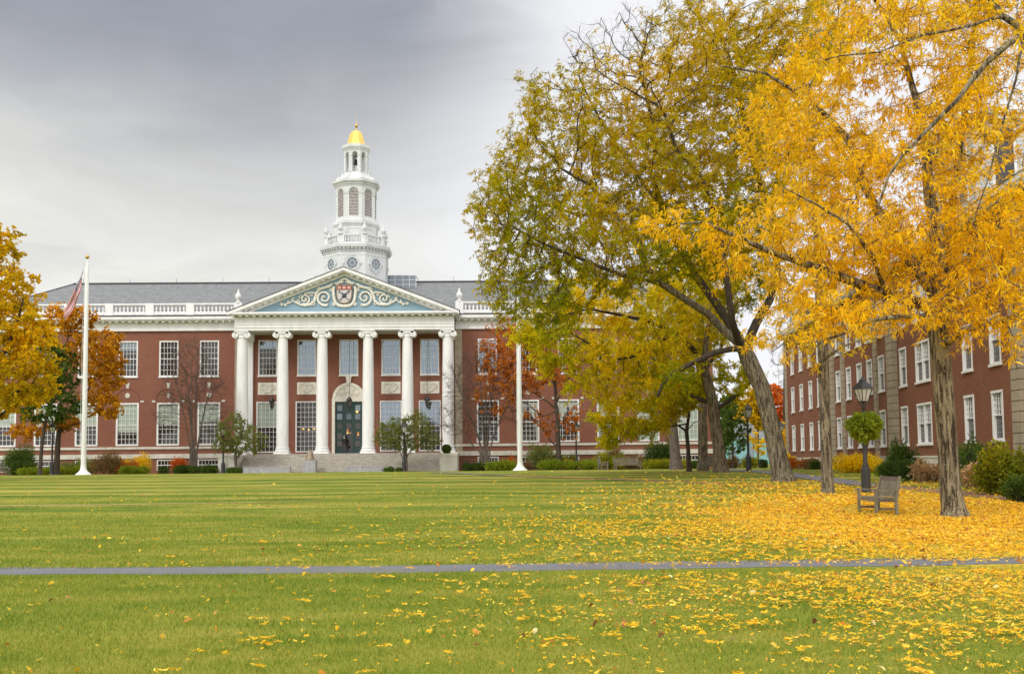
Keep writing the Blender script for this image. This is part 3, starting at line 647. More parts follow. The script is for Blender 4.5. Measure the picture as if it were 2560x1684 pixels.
# ---- wing cornice, gutter, balustrade, roof
PED = [11.12, 15.9, 19.93, 23.96, 28.0, 32.0, 36.0]
for s in (-1, 1):
    b = MB(); g = MB(); bal = MB()
    xe = XR if s > 0 else -XL
    def bx(a, c, y0, y1, z0, z1, mb=None): x0, x1 = sorted((s*a, s*c)); (mb or b).box(x0, x1, y0, y1, z0, z1)
    bx(10.73, xe+.1, -.16, .2, 15.02, 15.80); bx(10.73, xe+.15, -.24, .2, 14.85, 15.02); bx(10.73, xe+.9, -.95, .2, 15.93, 16.21); bx(10.73, xe+.7, -.80, .2, 15.80, 15.93)
    k = 0; x = 11.1
    while x < xe+.2: bx(x-.13, x+.13, -.70, -.17, 15.66, 15.798); x += .66
    bx(11.2, xe+.92, -.98, 1.2, 16.212, 16.34, g)
    bx(10.9, xe, -.02, .30, 16.50, 16.83, bal); bx(10.9, xe, -.05, .33, 17.50, 17.66, bal)
    for p in PED: bx(p-.40, p+.40, -.08, .36, 16.35, 17.68, bal)
    for a, c in zip(PED, PED[1:]):
        nb = int((c-a-.9)/.36); 
        for j in range(nb):
            xx = s*(a+.45+(c-a-.9)*(j+.5)/nb)
            bal.lathe([(.10, 0), (.10, .06), (.055, .12), (.12, .26), (.11, .34), (.05, .5), (.08, .6), (.10, .67)], (xx, .14, 16.83), 8, cap=False)
    b.build('wing_cornice', 'white_paint', hall); g.build('gutter_ledge', 'slate_dark', hall); bal.build('roof_balustrade', 'white_paint', hall)
def urn_mesh(sc, mat='white_paint'):
    b = MB(); b.lathe([(a*sc, z*sc) for a, z in ((.30, 0), (.30, .08), (.12, .16), (.10, .26), (.22, .38), (.31, .62), (.30, .80), (.17, .93), (.20, .98), (.12, 1.05), (.07, 1.18), (.10, 1.27), (.03, 1.38))], seg=14); return b.mesh('urn', mat)
um = urn_mesh(1.0)
for s in (-1, 1): link('urn', um, hall, (s*11.12, .14, 17.68))
b = MB(); ze, zr = 16.9, 21.05; yb, yr_ = .6, 8.
x0, x1 = XL+.4, XR-.2; rx0, rx1 = -30.7, XR-7.5
b.add([(x0, yb, ze), (x1, yb, ze), (x1, 15.4, ze), (x0, 15.4, ze), (rx0, yr_, zr), (rx1, yr_, zr)], [(0, 1, 5, 4), (1, 2, 5), (2, 3, 4, 5), (3, 0, 4)])
b.build('slate_roof', 'slate', hall)
b = MB(); b.bar((rx0, yr_, zr+.04), (rx1, yr_, zr+.04), .35, .14); b.bar((x0, yb, ze+.02), (rx0, yr_, zr+.02), .18, .12)
for k in range(12): xx = rx0+1+k*5.0; b.bar((xx, yr_, zr), (xx, yr_, zr+.55), .03)
b.build('ridge_cap', 'asphalt_roofing', hall)
# glazed walkway on the roof behind the pediment
b = MB(); 
for xx in (4.05, 4.9, 5.6, 6.3): b.bar((xx, 6.6, 20.1), (xx, 6.6, 21.55), .07); b.bar((xx, 9.2, 20.4), (xx, 9.2, 21.6), .07)
for zz in (20.55, 21.05, 21.55): b.bar((2.9, 6.6, zz), (6.35, 6.6, zz), .06); b.bar((-4.5, 6.6, zz), (-2.9, 6.6, zz), .06)
b.bar((6.3, 6.6, 21.55), (6.3, 9.2, 21.6), .06); b.bar((-4.5, 6.6, 20.1), (-4.5, 6.6, 21.55), .06)
sky_o = b.build('roof_lantern_frame', 'tower_paint', hall); panel('roof_glazing', 2.9, 6.3, 20.2, 21.52, 6.62, 'glass_blue', sky_o)
# ================================================================ tower
TX, TY = .04, 5.5; A8 = math.pi/8; K = 1/.955
def octo(mb, prof, m=0): mb.lathe([(r*K, z) for r, z in prof], (TX, TY, 0), 8, A8, m, False)
def face_T(k, ap):   # local frame of face k: x along, y outward-in, z up ; k=0 faces the lawn
    a = k*math.pi/4; return Matrix.Translation((TX, TY, 0)) @ Matrix.Rotation(a, 4, 'Z') @ Matrix.Translation((0, -ap, 0))
cos8 = math.cos(A8)
def apo(hw): return hw*K*cos8
b = MB(); octo(b, [(3.35, 19.), (3.35, 23.3), (3.42, 23.35), (3.42, 23.55), (3.75, 23.75), (3.80, 24.02), (3.80, 24.1), (3.3, 24.12)])
for k in range(8):
    b.T = face_T(k, apo(3.42)); 
    for j in range(7): x = -1.25+2.5*j/6; b.box(x-.08, x+.08, -.24, .0, 23.55, 23.68)
    b.T = face_T(k, apo(3.35)); b.box(-1.4, 1.4, -.03, .01, 22.98, 23.04)
b.T = None; b.build('tower_base', 'tower_paint', hall)
for k in range(8):
    T = face_T(k, apo(3.35)); b = MB(T); n = 24; zc = 22.1
    for (ra, rb_, y) in ((.58, .74, -.08), (.80, .90, -.05)):
        for j in range(n):
            a, c = 2*math.pi*j/n, 2*math.pi*(j+1)/n
            b.prism_xz([(rb_*math.cos(c), zc+rb_*math.sin(c)), (ra*math.cos(c), zc+ra*math.sin(c)), (ra*math.cos(a), zc+ra*math.sin(a)), (rb_*math.cos(a), zc+rb_*math.sin(a))], y, .01)
    for a in (0, 90, 180, 270): a = math.radians(a); b.cbox((.86*math.cos(a), -.06, zc+.86*math.sin(a)), .2, .12, .2)
    for j in range(8): a = math.pi/4*j+.39; b.bar((.22*math.cos(a), -.03, zc+.22*math.sin(a)), (.58*math.cos(a), -.03, zc+.58*math.sin(a)), .04, .04, 0, (0, 1, 0))
    for j in range(12): a, c = math.pi/6*j, math.pi/6*(j+1); b.bar((.24*math.cos(a), -.03, zc+.24*math.sin(a)), (.24*math.cos(c), -.03, zc+.24*math.sin(c)), .04, .05, 0, (0, 1, 0))
    wd = b.build('round_window', 'tower_paint', hall)
    b = MB(T); b.prism_xz([(.58*math.cos(2*math.pi*j/20), zc+.58*math.sin(2*math.pi*j/20)) for j in range(20)][::1], -.012, .01); b.build('pane', 'glass_blue', wd)
b = MB(); AB = 3.18
for k in range(8):
    b.T = face_T(k, apo(AB)); hw = apo(AB)*math.tan(A8)
    b.box(-hw, hw, 0, .22, 24.12, 24.36); b.box(-hw, hw, -.03, .25, 25.05, 25.2)
    for s in (-1, 1): x0, x1 = sorted((s*(hw-.42), s*(hw+.02))); b.box(x0, x1, -.04, .27, 24.36, 25.05)
    for j in range(6): b.lathe([(.07, 0), (.04, .1), (.10, .28), (.04, .5), (.07, .69)], (-hw+.55+(2*hw-1.1)*j/5, .11, 24.36), 8, cap=False)
b.T = None; b.build('tower_balustrade', 'tower_paint', hall)
um2 = urn_mesh(.92, 'tower_paint')
for k in range(8):
    a = k*math.pi/4+A8; link('urn', um2, hall, (TX+3.25*K*cos8*1.03*math.sin(a), TY-3.25*K*cos8*1.03*math.cos(a), 25.2))
b = MB(); octo(b, [(2.27, 24.), (2.27, 26.2), (2.32, 26.3), (2.47, 26.55), (2.47, 26.85), (2.15, 26.9)])
for k in range(8):
    b.T = face_T(k, apo(2.27)); b.box(-.68, .68, -.04, .0, 25.35, 25.42); b.box(-.68, .68, -.04, 0, 25.98, 26.05); b.box(-.68, -.62, -.04, 0, 25.42, 25.98); b.box(.62, .68, -.04, 0, 25.42, 25.98)
b.T = None; b.build('tower_drum', 'tower_paint', hall)
b = MB(); octo(b, [(1.98, 26.85), (1.98, 30.6)]); 
hw = apo(2.13)*math.tan(A8)
for k in range(8):
    b.T = face_T(k, apo(2.13)); b.arch(2*hw, 26.85, 30.55, .96, 27.35, 29.85, 0, .12)
    for j in range(12):
        a, c = math.pi*j/12, math.pi*(j+1)/12
        b.prism_xz([(.68*math.cos(c), 29.85+.68*math.sin(c)), (.58*math.cos(c), 29.85+.58*math.sin(c)), (.58*math.cos(a), 29.85+.58*math.sin(a)), (.68*math.cos(a), 29.85+.68*math.sin(a))], -.05, 0)
    for s in (-1, 1): x0, x1 = sorted((s*.52, s*(hw-.02))); b.box(x0, x1, -.045, 0, 29.72, 29.82)
b.T = None; b.build('tower_belfry', 'tower_paint', hall)
for k in range(8):
    b = MB(face_T(k, apo(2.13))); b.box(-.48, .48, .125, .14, 27.35, 30.33, 1)
    z = 27.4
    while z < 30.3:
        ww = .47 if z < 29.85 else math.sqrt(max(.01, .47**2-(z-29.85)**2)); b.add([(-ww, .03, z), (ww, .03, z), (ww, .12, z+.13), (-ww, .12, z+.13), (-ww, .05, z-.02), (ww, .05, z-.02)], [(0, 1, 2, 3), (4, 5, 1, 0)], 0); z += .155
    b.build('louvre', ['louvre', 'louvre_gap'], hall)
b = MB(); octo(b, [(2.15, 30.5), (2.2, 30.6), (2.25, 30.8), (2.48, 31.0), (2.5, 31.25), (2.2, 31.3), (1.9, 31.35), (1.9, 31.55), (1.62, 31.7), (1.5, 31.95), (1.45, 32.1)])
for k in range(8):
    b.T = face_T(k, apo(2.25)); 
    for j in range(12): x = -.86+1.72*j/11; b.box(x-.04, x+.04, -.08, 0, 30.72, 30.82)
b.T = None
for k in range(8):
    a = k*math.pi/4+A8; d = Vector((math.sin(a), -math.cos(a), 0)); c0 = Vector((TX, TY, 0))
    b.tube([c0+d*2.05+Vector((0, 0, 31.35)), c0+d*1.95+Vector((0, 0, 31.62)), c0+d*1.65+Vector((0, 0, 31.72)), c0+d*1.5+Vector((0, 0, 32.05)), c0+d*1.52+Vector((0, 0, 32.35)), c0+d*1.6+Vector((0, 0, 32.42))], [.17, .15, .12, .12, .12, .1], 6)
b.build('tower_scroll_stage', 'tower_paint', hall)
b = MB(); hw = apo(1.28)*math.tan(A8)
for k in range(8):
    b.T = face_T(k, apo(1.28)); b.arch(2*hw, 32.05, 34.75, .54, 32.3, 34.2, 0, .24)
    b.box(-hw, -.27, -.03, .0, 34.02, 34.1); b.box(.27, hw, -.03, 0, 34.02, 34.1)
b.T = None; octo(b, [(1.30, 34.6), (1.34, 34.7), (1.49, 34.95), (1.49, 35.25), (1.1, 35.3)])
b.bar((TX-1, TY, 33.2), (TX+1, TY, 33.2), .07); b.bar((TX-1, TY, 32.9), (TX+1, TY, 32.9), .05)
b.build('tower_lantern', 'tower_paint', hall)
b = MB(); b.lathe([(.30, 0), (.26, .1), (.19, .28), (.15, .5), (.06, .6)], (TX-.05, TY, 33.35), 14); b.bar((TX-.05, TY, 33.9), (TX-.05, TY, 34.7), .05); b.build('tower_bell', 'bell_dark', hall)
b = MB(); octo(b, [(1.03, 35.3), (.95, 35.5), (.86, 35.85), (.77, 36.2), (.69, 36.5), (.58, 36.75), (.40, 36.95), (.15, 37.05)]); b.build('gold_dome', 'gold', hall)
b = MB(); b.lathe([(.13, 37.0), (.06, 37.1), (.09, 37.2), (.05, 37.28), (.05, 37.36), (.15, 37.45), (.18, 37.58), (.15, 37.72), (.05, 37.82), (.025, 37.95), (.008, 39.0)], (TX, TY, 0), 12); b.build('finial', 'brass', hall)
# ================================================================ things at the portico
def pendant():
    r = empty('pendant_lantern'); b = MB()
    b.lathe([(.03, 0), (.05, -.04), (.15, -.12), (.28, -.28), (.32, -.42), (.28, -.46), (.2, -.47)], (0, 0, 0), 12); b.build('lantern_cap', 'iron', r)
    b = MB()
    for k in range(6):
        a = k*math.pi/3; b.bar((.25*math.cos(a), .25*math.sin(a), -.46), (.15*math.cos(a), .15*math.sin(a), -1.0), .03)
    b.lathe([(.16, -1.0), (.17, -1.05), (.08, -1.12), (.03, -1.2), (.05, -1.25), (.01, -1.32)], (0, 0, 0), 10); b.build('lantern_frame', 'iron', r)
    b = MB(); b.lathe([(.22, -.48), (.13, -1.0)], (0, 0, 0), 6); b.build('lantern_glass', 'glass_dorm', r)
    b = MB(); b.tube([(0, 0, 0), (0, 0, 6.35)], .02, 5); b.build('chain', 'iron', r); return r
def copy_tree(o, **kw):
    c = o.copy(); COL.objects.link(c)
    for ch in o.children:
        d = ch.copy(); COL.objects.link(d); d.parent = c
        for g in ch.children: e = g.copy(); COL.objects.link(e); e.parent = d
    return c
p0 = pendant()
for i, (x, t) in enumerate(((-7.35, 'left'), (.25, 'middle'), (7.95, 'right'))):
    p = p0 if i == 0 else copy_tree(p0)
    p.location = hall_pt(x-.1*0, -1.5, 8.05)
    lab(p, {'left': 'black iron chain lantern hanging before the portico window with a green blind', 'middle': 'black iron lantern hanging on a long chain in front of the green entrance door', 'right': 'black iron lantern hanging on a long chain at the right end of the portico'}[t], 'lantern', 'lanterns hanging in the portico')
# low granite walls, bell on its pedestal
for i, (xa, xb, yy, l) in enumerate(((610, 726, 1181, 'long low granite bench wall at the foot of the steps, left of the bell'), (866, 962, 1179.5, 'low granite bench wall at the foot of the steps, right of the bell'))):
    A, B = at(xa, yy, 95.2), at(xb, yy, 95.2); c = (A+B)/2; L = (B-A).length
    b = MB(); b.box(-L/2, L/2, -.28, .28, -.2, .52); b.box(-L/2-.02, L/2+.02, -.30, .30, .521, .58)
    o = b.build('granite_bench', 'granite', None, (c.x, c.y, gz(c.y)), ALPHA); lab(o, l, 'stone bench', 'granite bench walls before the steps')
pd = at(775, 1180, 95.6); b = MB(); b.box(-.58, .58, -.5, .5, -.2, 1.12); b.box(-.54, .54, -.46, .46, 1.12, 1.16)
lab(b.build('bell_pedestal', 'granite', None, (pd.x, pd.y, gz(pd.y)), ALPHA), 'square grey granite block carrying the old bronze bell before the steps', 'pedestal')
b = MB(); b.lathe([(.46, 0), (.47, .05), (.42, .14), (.35, .3), (.30, .5), (.27, .68), (.2, .78), (.12, .82), (.09, .84), (.09, .92), (.04, .95)], (0, 0, 0), 20); b.tube([(-.09, 0, .84), (-.07, 0, .97), (.07, 0, .97), (.09, 0, .84)], .025, 6)
lab(b.build('bronze_bell', 'bell_bronze', None, (pd.x, pd.y, gz(pd.y)+1.16)), 'weathered bronze bell standing on the granite pedestal', 'bell')
# railing right of the portico
A = hall_pt(11.3, -5.2, .55); b = MB()
for k in range(24): b.bar((k*.16, 0, 0), (k*.16, 0, 1.05), .025)
b.bar((0, 0, 1.05), (3.7, 0, 1.05), .05); b.bar((0, 0, .15), (3.7, 0, .15), .04)
lab(b.build('iron_railing', 'iron', None, A, ALPHA), 'short black iron railing beside the right stone pier of the portico', 'railing')
# ================================================================ red brick residence on the right
r_ = ray(1475, 1151); U = Vector((r_.x, r_.y, 0)).normalized(); P0 = at(2498, 1040, 47); P0.z = 0
dorm_c = Vector((25.77, 97.67, 0)); ang = math.atan2(-U.y, -U.x)   # local x runs towards the viewer
# local y points away from the lawn (into the building) when rotated by ang with x = -U
dorm = empty('brick_residence', dorm_c, ang, 'red brick residence on the right with tan stone piers and narrow white sash windows', 'building')
# local +x -> -U (towards camera). local +y = rotate +90 of x: points to the right (into the building)
S = [3.4, 7.2, 10.95, 14.3, 20.7, 23.85, 26.8, 29.4, 32.2, 36.75, 40.35, 43.9, 47.2, 50.7]
rows = [2.27, 5.72, 9.17]
END = 60.
hs = []
for i, s in enumerate(S):
    ww = 1.22 if i == 10 else .64
    for z in rows: hs.append((s-ww, s+ww, z, z+2.24))
for s in (56.2, 58.6):
    for z in rows: hs.append((s-.64, s+.64, z, z+2.24))
b = MB(); b.wall(0, END, .2, 12.7, hs, 0., .2)
b.add([(0, 0, .2), (0, 13, .2), (0, 13, 12.7), (0, 0, 12.7), (END, 0, .2), (END, 13, .2), (END, 13, 12.7), (END, 0, 12.7)], [(0, 3, 2, 1), (4, 5, 6, 7), (1, 2, 6, 5)])
b.build('brick_wall', 'brick_dorm', dorm)
b = MB(); b.box(-.06, END, -.07, -.001, .2, 1.5); b.box(-.08, END, -.11, -.002, 1.5, 1.6); b.build('stone_base', 'limestone', dorm)
for x0, x1, pr in ((-.12, .75, .10), (18.5, 19.5, .14), (21.95, 22.7, .14), (30.7, 31.35, .14), (34.35, 35.6, .33), (53.1, 54.0, .34)):
    z = 1.61; k = 0; b = MB()
    b.box(x0+.03, x1-.03, -pr+.045, 0, 1.6, 12.69, 1)
    while z < 12.2: b.box(x0, x1, -pr, 0, z, z+.42); z += .455
    b.build('stone_pier', ['tan_stone', 'joint'], dorm)
def dwin(double=False):
    h = 2.24; b = MB(); W2 = 1.22 if double else .64; c = .10
    for s in (-1, 1): x0, x1 = sorted((s*W2, s*(W2-c))); b.box(x0, x1, -.04, .16, 0, h)
    b.box(-W2+c, W2-c, -.04, .16, h-c, h); b.box(-W2+c, W2-c, -.04, .16, 0, .07); b.box(-W2-.06, W2+.06, -.10, 0, -.11, 0); b.box(-W2-.02, W2+.02, -.06, -.0405, h-.12, h)
    halves = [(-W2+c, -.06), (.06, W2-c)] if double else [(-W2+c, W2-c)]
    if double: b.box(-.06, .06, -.03, .12, .07, h-c)
    for xa, xb in halves:
        mid = h*.50; b.box(xa, xb, .02, .10, mid-.03, mid+.03)
        n = 4
        for i in range(1, n): x = xa+(xb-xa)*i/n; b.box(x-.011, x+.011, .03, .07, mid, h-c)
        for j in range(1, 4): z = mid+(h-c-mid)*j/4; b.box(xa, xb, .032, .068, z-.010, z+.010)
    gme = MB()
    for xa, xb in halves: gme.box(xa, xb, .12, .14, .06, h-.08)
    bars = MB()
    for xa, xb in halves:
        for i in range(1, 4): x = xa+(xb-xa)*i/4; bars.box(x-.014, x+.014, .10, .115, .07, h*.5)
        for j in range(1, 4): z = .07+(h*.5-.07)*j/4; bars.box(xa, xb, .101, .114, z-.014, z+.014)
    return b.mesh('window', 'white_paint'), gme.mesh('pane', 'glass_dorm'), bars.mesh('glazing_bars', 'metal_grey')
W1, W2m = dwin(), dwin(True)
for i, s in enumerate(S+[56.2, 58.6]):
    M_ = W2m if i == 10 else W1
    for z in rows:
        wo = link('window', M_[0], dorm, (s, 0, z)); link('pane', M_[1], wo); link('glazing_bars', M_[2], wo)
b = MB(); b.box(-.6, END, -.65, .3, 12.95, 13.2); b.box(-.4, END, -.45, .3, 12.7, 12.95)
for k in range(100): b.box(k*.6, k*.6+.2, -.6, -.46, 12.8, 12.949)
b.build('eaves_cornice', 'white_paint', dorm)
b = MB(); b.prism_yz([(-.7, 13.2), (6.5, 17.2), (13.7, 13.2)], -.7, END); b.build('slate_roof', 'slate', dorm)
for (x0, x1, y0, y1, z0, z1) in ((44.0, 49.6, -.2, 4.5, 13.2, 17.6), (3.5, 6.2, -.2, 3.5, 13.2, 15.2)):
    b = MB(); b.box(x0, x1, y0, y1, z0, z1); z = z0+.1
    while z < z1: b.box(x0-.02, x1+.02, y0-.02, y1, z, z+.16); z += .20
    d_ = b.build('clapboard_dormer', 'clapboard', dorm)
    b = MB(); b.box(x0-.35, x1+.35, y0-.35, y1, z1, z1+.3); b.box(x0-.2, x1+.2, y0-.2, y1, z1-.25, z1); b.build('dormer_cornice', 'white_paint', d_)
    nx_ = 2 if x1-x0 > 4 else 1
    for k in range(nx_):
        b = MB()
        xc = x0+(x1-x0)*(k+.5)/nx_; b.box(xc-.55, xc+.55, y0-.06, y0-.03, z0+.6, z1-.6, 1)
        for s in (-1, 1): b.box(xc+s*.6-.06, xc+s*.6+.06, y0-.10, y0-.03, z0+.5, z1-.5, 0)
        b.box(xc-.66, xc+.66, y0-.10, y0-.03, z1-.5, z1-.38, 0); b.box(xc-.54, xc+.54, y0-.09, y0-.061, (z0+z1)/2-.03, (z0+z1)/2+.03, 0)
        b.build('dormer_window', ['white_paint', 'glass_dorm'], d_)
    b = MB()
    b.box(x1+.03, x1+.05, y0+.9, y0+1.8, z0+.6, z1-.6, 1)
    for yy in (y0+.8, y0+1.8): b.box(x1+.03, x1+.08, yy, yy+.12, z0+.5, z1-.5, 0)
    b.build('dormer_window', ['white_paint', 'glass_dorm'], d_)
# distant building seen through the gap between the two halls
P = at(1905, 1160, 190)
bd = MB(); bd.box(-10, 8, 0, 6, 0, 4.6); g_ = bd.build('teal_pavilion', 'teal_paint', None, (P.x, P.y, gz(P.y)))
lab(g_, 'low pale teal building glimpsed far behind the lamp post between the halls', 'building')
b = MB(); b.prism_yz([(-.5, 4.6), (3, 8.2), (6.5, 4.6)], -10.4, 8.4); b.build('roof', 'slate', g_)
for k in range(5): b = MB(); b.box(-9+k*3.3, -8+k*3.3, -.05, -.001, 1.2, 3.2); b.build('window', 'glass_blue', g_)
# ================================================================ trees
def resample(pts, rad, step):
    P = [Vector(p) for p in pts]; o = [P[0]]; r = [rad[0]]
    for a, b, ra, rb_ in zip(P, P[1:], rad, rad[1:]):
        k = max(1, int(round((b-a).length/step)))
        for i in range(1, k+1): o.append(a.lerp(b, i/k)); r.append(ra+(rb_-ra)*i/k)
    return o, r
def colonize(limbs, attr, step, infl, kill, iters=140, rng=None, jit=.25, trop=.04):
    """limbs: list of (points, radii, parent limb index or None). Branches grow towards the attraction points."""
    pos = []; par = []; rad = []; ends = []
    for pts, rr_, pi in limbs:
        p, r = resample(pts, rr_, step); last = -1
        if pi is not None:
            c = np.array([pos[i] for i in ends[pi]]); j = int(np.argmin(((c-np.array(p[0]))**2).sum(1))); last = ends[pi][j]; p = p[1:]; r = r[1:]
        ids = []
        for q, rq in zip(p, r): pos.append(tuple(q)); par.append(last); rad.append(rq); last = len(pos)-1; ids.append(last)
        ends.append(ids)
    A = attr.copy(); cap = len(pos)+len(A)*4+2000; X = np.zeros((cap, 3)); n = len(pos); X[:n] = pos; manual = n
    near = np.zeros(len(A), int); nd = np.full(len(A), 1e9)
    def upd(i0, i1):
        for c in range(i0, i1, 256):
            B = X[c:min(i1, c+256)]; d = ((A[:, None, :]-B[None])**2).sum(2); j = d.argmin(1); m_ = d[np.arange(len(A)), j]
            w_ = m_ < nd; nd[w_] = m_[w_]; near[w_] = c+j[w_]
    upd(0, n); alive = nd > kill**2
    for it in range(iters):
        sel = alive & (nd < infl**2)
        if not sel.any(): break
        idx = near[sel]; v = unit(A[sel]-X[idx]); uq, inv = np.unique(idx, return_inverse=True)
        s_ = np.zeros((len(uq), 3)); np.add.at(s_, inv, v); s_ = unit(s_)+rng.normal(size=s_.shape)*jit+np.array([0, 0, trop]); s_ = unit(s_)
        new = X[uq]+s_*step
        cnt = len(uq)
        if n+cnt >= cap: break
        X[n:n+cnt] = new; par += list(uq); rad += [0.]*cnt; upd(n, n+cnt); n += cnt
        alive &= nd > kill**2
        if it % 12 == 11:   # drop attraction points that cannot be reached
            pass
    X = X[:n]; par = np.array(par); rad = np.array(rad)
    return X, par, rad, manual
def grow_radii(X, par, rad, manual, tip, e=2.3):
    n = len(X); acc = np.zeros(n); r = np.zeros(n)
    for i in range(n-1, -1, -1):
        ri = max(tip, acc[i]**(1/e)) if acc[i] > 0 else tip
        if i < manual: ri = max(rad[i], min(ri, rad[i]*1.3))
        r[i] = ri
        if par[i] >= 0: acc[par[i]] += ri**e
    for i in range(n):
        if par[i] >= 0: r[i] = min(r[i], r[par[i]]*1.0)
    return r
def chains(X, par, r):
    n = len(X); kids = [[] for _ in range(n)]
    for i in range(n):
        if par[i] >= 0: kids[par[i]].append(i)
    out = []; stack = [i for i in range(n) if par[i] < 0]; starts = [(None, i) for i in stack]
    while starts:
        p, i = starts.pop(); ch = [] if p is None else [p]
        while True:
            ch.append(i)
            if not kids[i]: break
            ks = sorted(kids[i], key=lambda k: -r[k]); 
            for k in ks[1:]: starts.append((i, k))
            i = ks[0]
        out.append((ch, p is not None))
    return out
def twig_mesh(P, D, L, R, rng, segs=3, wig=.35):
    """thin three-sided twigs, returns verts, quads, and the points/directions along them"""
    n = len(P); d = unit(D); pts = [P]; dirs = [d]; p = P
    for i in range(segs): d = unit(d+rng.normal(size=(n, 3))*wig+np.array([0, 0, .05])); p = p+d*(L[:, None]/segs); pts.append(p); dirs.append(d)
    rows = []
    for i, (q, dd) in enumerate(zip(pts, dirs)):
        u = unit(np.cross(dd, np.array([.31, .17, .93]))); w_ = np.cross(dd, u); rr_ = (R*(1-.8*i/segs))[:, None]
        for k in range(3): a = 2*math.pi*k/3; rows.append(q+(u*math.cos(a)+w_*math.sin(a))*rr_)
    V = np.stack(rows, 1).reshape(-1, 3); kk = 3*(segs+1); base = (np.arange(n)*kk)[:, None]
    Q = np.concatenate([base+np.array([[i*3+k, i*3+(k+1) % 3, (i+1)*3+(k+1) % 3, (i+1)*3+k]]) for i in range(segs) for k in range(3)], 1).reshape(-1, 4)
    return V, Q, pts, dirs
def blob_points(blobs, n, rng, noise_cut=.0, shell=.35):
    """blobs: (px, py, rx_px, ry_px, Y, ry_depth). returns points and blob index"""
    vol = np.array([b_[2]*b_[3]*(b_[6] if len(b_) > 6 else 1.) for b_ in blobs], float); k = rng.choice(len(blobs), n, p=vol/vol.sum())
    C = np.array([tuple(at(b_[0], b_[1], b_[4])) for b_ in blobs]); R = np.array([(b_[2]/F*b_[4], b_[5], b_[3]/F*b_[4]) for b_ in blobs])
    d = unit(rng.normal(size=(n, 3))); rr_ = rng.random(n)**shell
    P = C[k]+d*R[k]*rr_[:, None]
    if noise_cut > 0:      # leave gaps in the crown where a wandering 3-D pattern is low
        f = noise_cut; s_ = np.sin(P[:, 0]*1.1*f+np.sin(P[:, 2]*.9*f)*1.7)+np.sin(P[:, 2]*1.3*f+np.sin(P[:, 1]*.8*f+1)*1.5)+np.sin(P[:, 1]*1.0*f+P[:, 0]*.6*f)
        P = P[(s_ > -.75) | (P[:, 2] < 7.5)]
    return P, k
def tree(name, label, cat, limbs, blobs, nattr, step=.6, tip=.008, bark='bark_locust', leaf='leaf_olive', tpn=2.2, tl=(.35, .8), lpt=7, LL=(.12, .2), LW=(.03, .045),
         seed=1, kill=1.3, infl=9., bare=None, droop=.35, group=None, cut=0., limb_bark=None, twig_r=.006, trunk_seg=12, tube_min=0., segs=2, dens=None, jit=.25, flare=1.35, trop=.04, wig=.35, lead=.5, leafdown=.5):
    group = group or {'honey_locust_tree': 'honey locust trees on the right side of the lawn', 'bare_tree': 'leafless grey trees', 'apple_tree': 'small apple trees before the portico', 'oak_tree': 'orange oaks behind the flagpoles'}.get(name)
    rng = np.random.default_rng(seed); base = Vector(limbs[0][0][0])
    A, _ = blob_points(blobs, nattr, rng, cut)
    X, par, rad, man = colonize([(p, r, pi) for p, r, pi in limbs], A, step, infl, step*kill, rng=rng, jit=jit, trop=trop)
    r = grow_radii(X, par, rad, man, tip)
    root = empty(name, base, 0, label, cat, group); B = np.array(base)
    tr = MB(); br = MB()
    for ch, sub in chains(X, par, r):
        pts = [X[i]-B for i in ch]; rr_ = [r[i] for i in ch]
        if sub: rr_[0] = min(rr_[0], rr_[1]*1.15)
        rmax = max(rr_)
        if rmax < tube_min: continue
        if not sub:
            # root flare
            h0 = pts[0][2]
            rr_ = [q*(1+(flare-1)*math.exp(-(p[2]-h0)/.35)) for q, p in zip(rr_, pts)]
            if len(pts) > 1:
                a, c = Vector(pts[0]), Vector(pts[1]); pts = [a+Vector((0, 0, -.25))]+[a+(c-a)*t for t in (0, .25, .5, .75)]+pts[1:]
                rr_ = [rr_[0]*1.12, rr_[0], rr_[0]*.88+rr_[1]*.08, rr_[0]*.35+rr_[1]*.62, rr_[0]*.1+rr_[1]*.9]+rr_[1:]
        seg = trunk_seg if rmax > .15 else (7 if rmax > .05 else (5 if rmax > .02 else 4))
        (tr if not sub else br).tube(pts, rr_, seg)
    tr.build('trunk', bark, root)
    # twigs from the thin wood
    thin = np.where((r < max(.03, tip*4)) & (par >= 0))[0]; thin = thin[thin >= man]
    if len(thin) == 0: thin = np.where(par >= 0)[0]
    nt = int(len(thin)*tpn); pick = rng.choice(thin, nt); bd = unit(X[pick]-X[par[pick]])
    P = X[pick]-(X[pick]-X[par[pick]])*rng.random((nt, 1)); Dr = unit(bd*lead+rng.normal(size=(nt, 3))*.6+np.array([0, 0, .12]))
    L = rng.uniform(*tl, nt); V, Q, tp, td = twig_mesh(P-B, Dr, L, np.full(nt, twig_r), rng, wig=wig)
    bm_ = br.mesh('branches', limb_bark or bark); 
    link('branches', bm_, root); link('twigs', npmesh('twigs', V, Q, ['bark_twig' if bark != 'bark_dark' else bark]), root)
    if leaf:
        sel = np.arange(nt)
        if bare is not None: sel = sel[rng.random(nt) > bare(P)]
        m_ = int(len(sel)*lpt); who = rng.choice(sel, m_); t = rng.random(m_)*3; i0 = np.minimum(t.astype(int), 2); f = (t-i0)[:, None]
        TP = np.stack(tp, 1); TD = np.stack(td, 1); p = TP[who, i0]*(1-f)+TP[who, i0+1]*f; d = TD[who, i0]
        ld = unit(unit(np.cross(d, rng.normal(size=(m_, 3))))+d*.4+np.array([0, 0, -leafdown])+rng.normal(size=(m_, 3))*.25)
        V, Q = leaves(p, ld, rng.uniform(*LL, m_), rng.uniform(*LW, m_), droop, segs, rng)
        link('crown', npmesh('crown', V, Q, [leaf]), root)
    return root
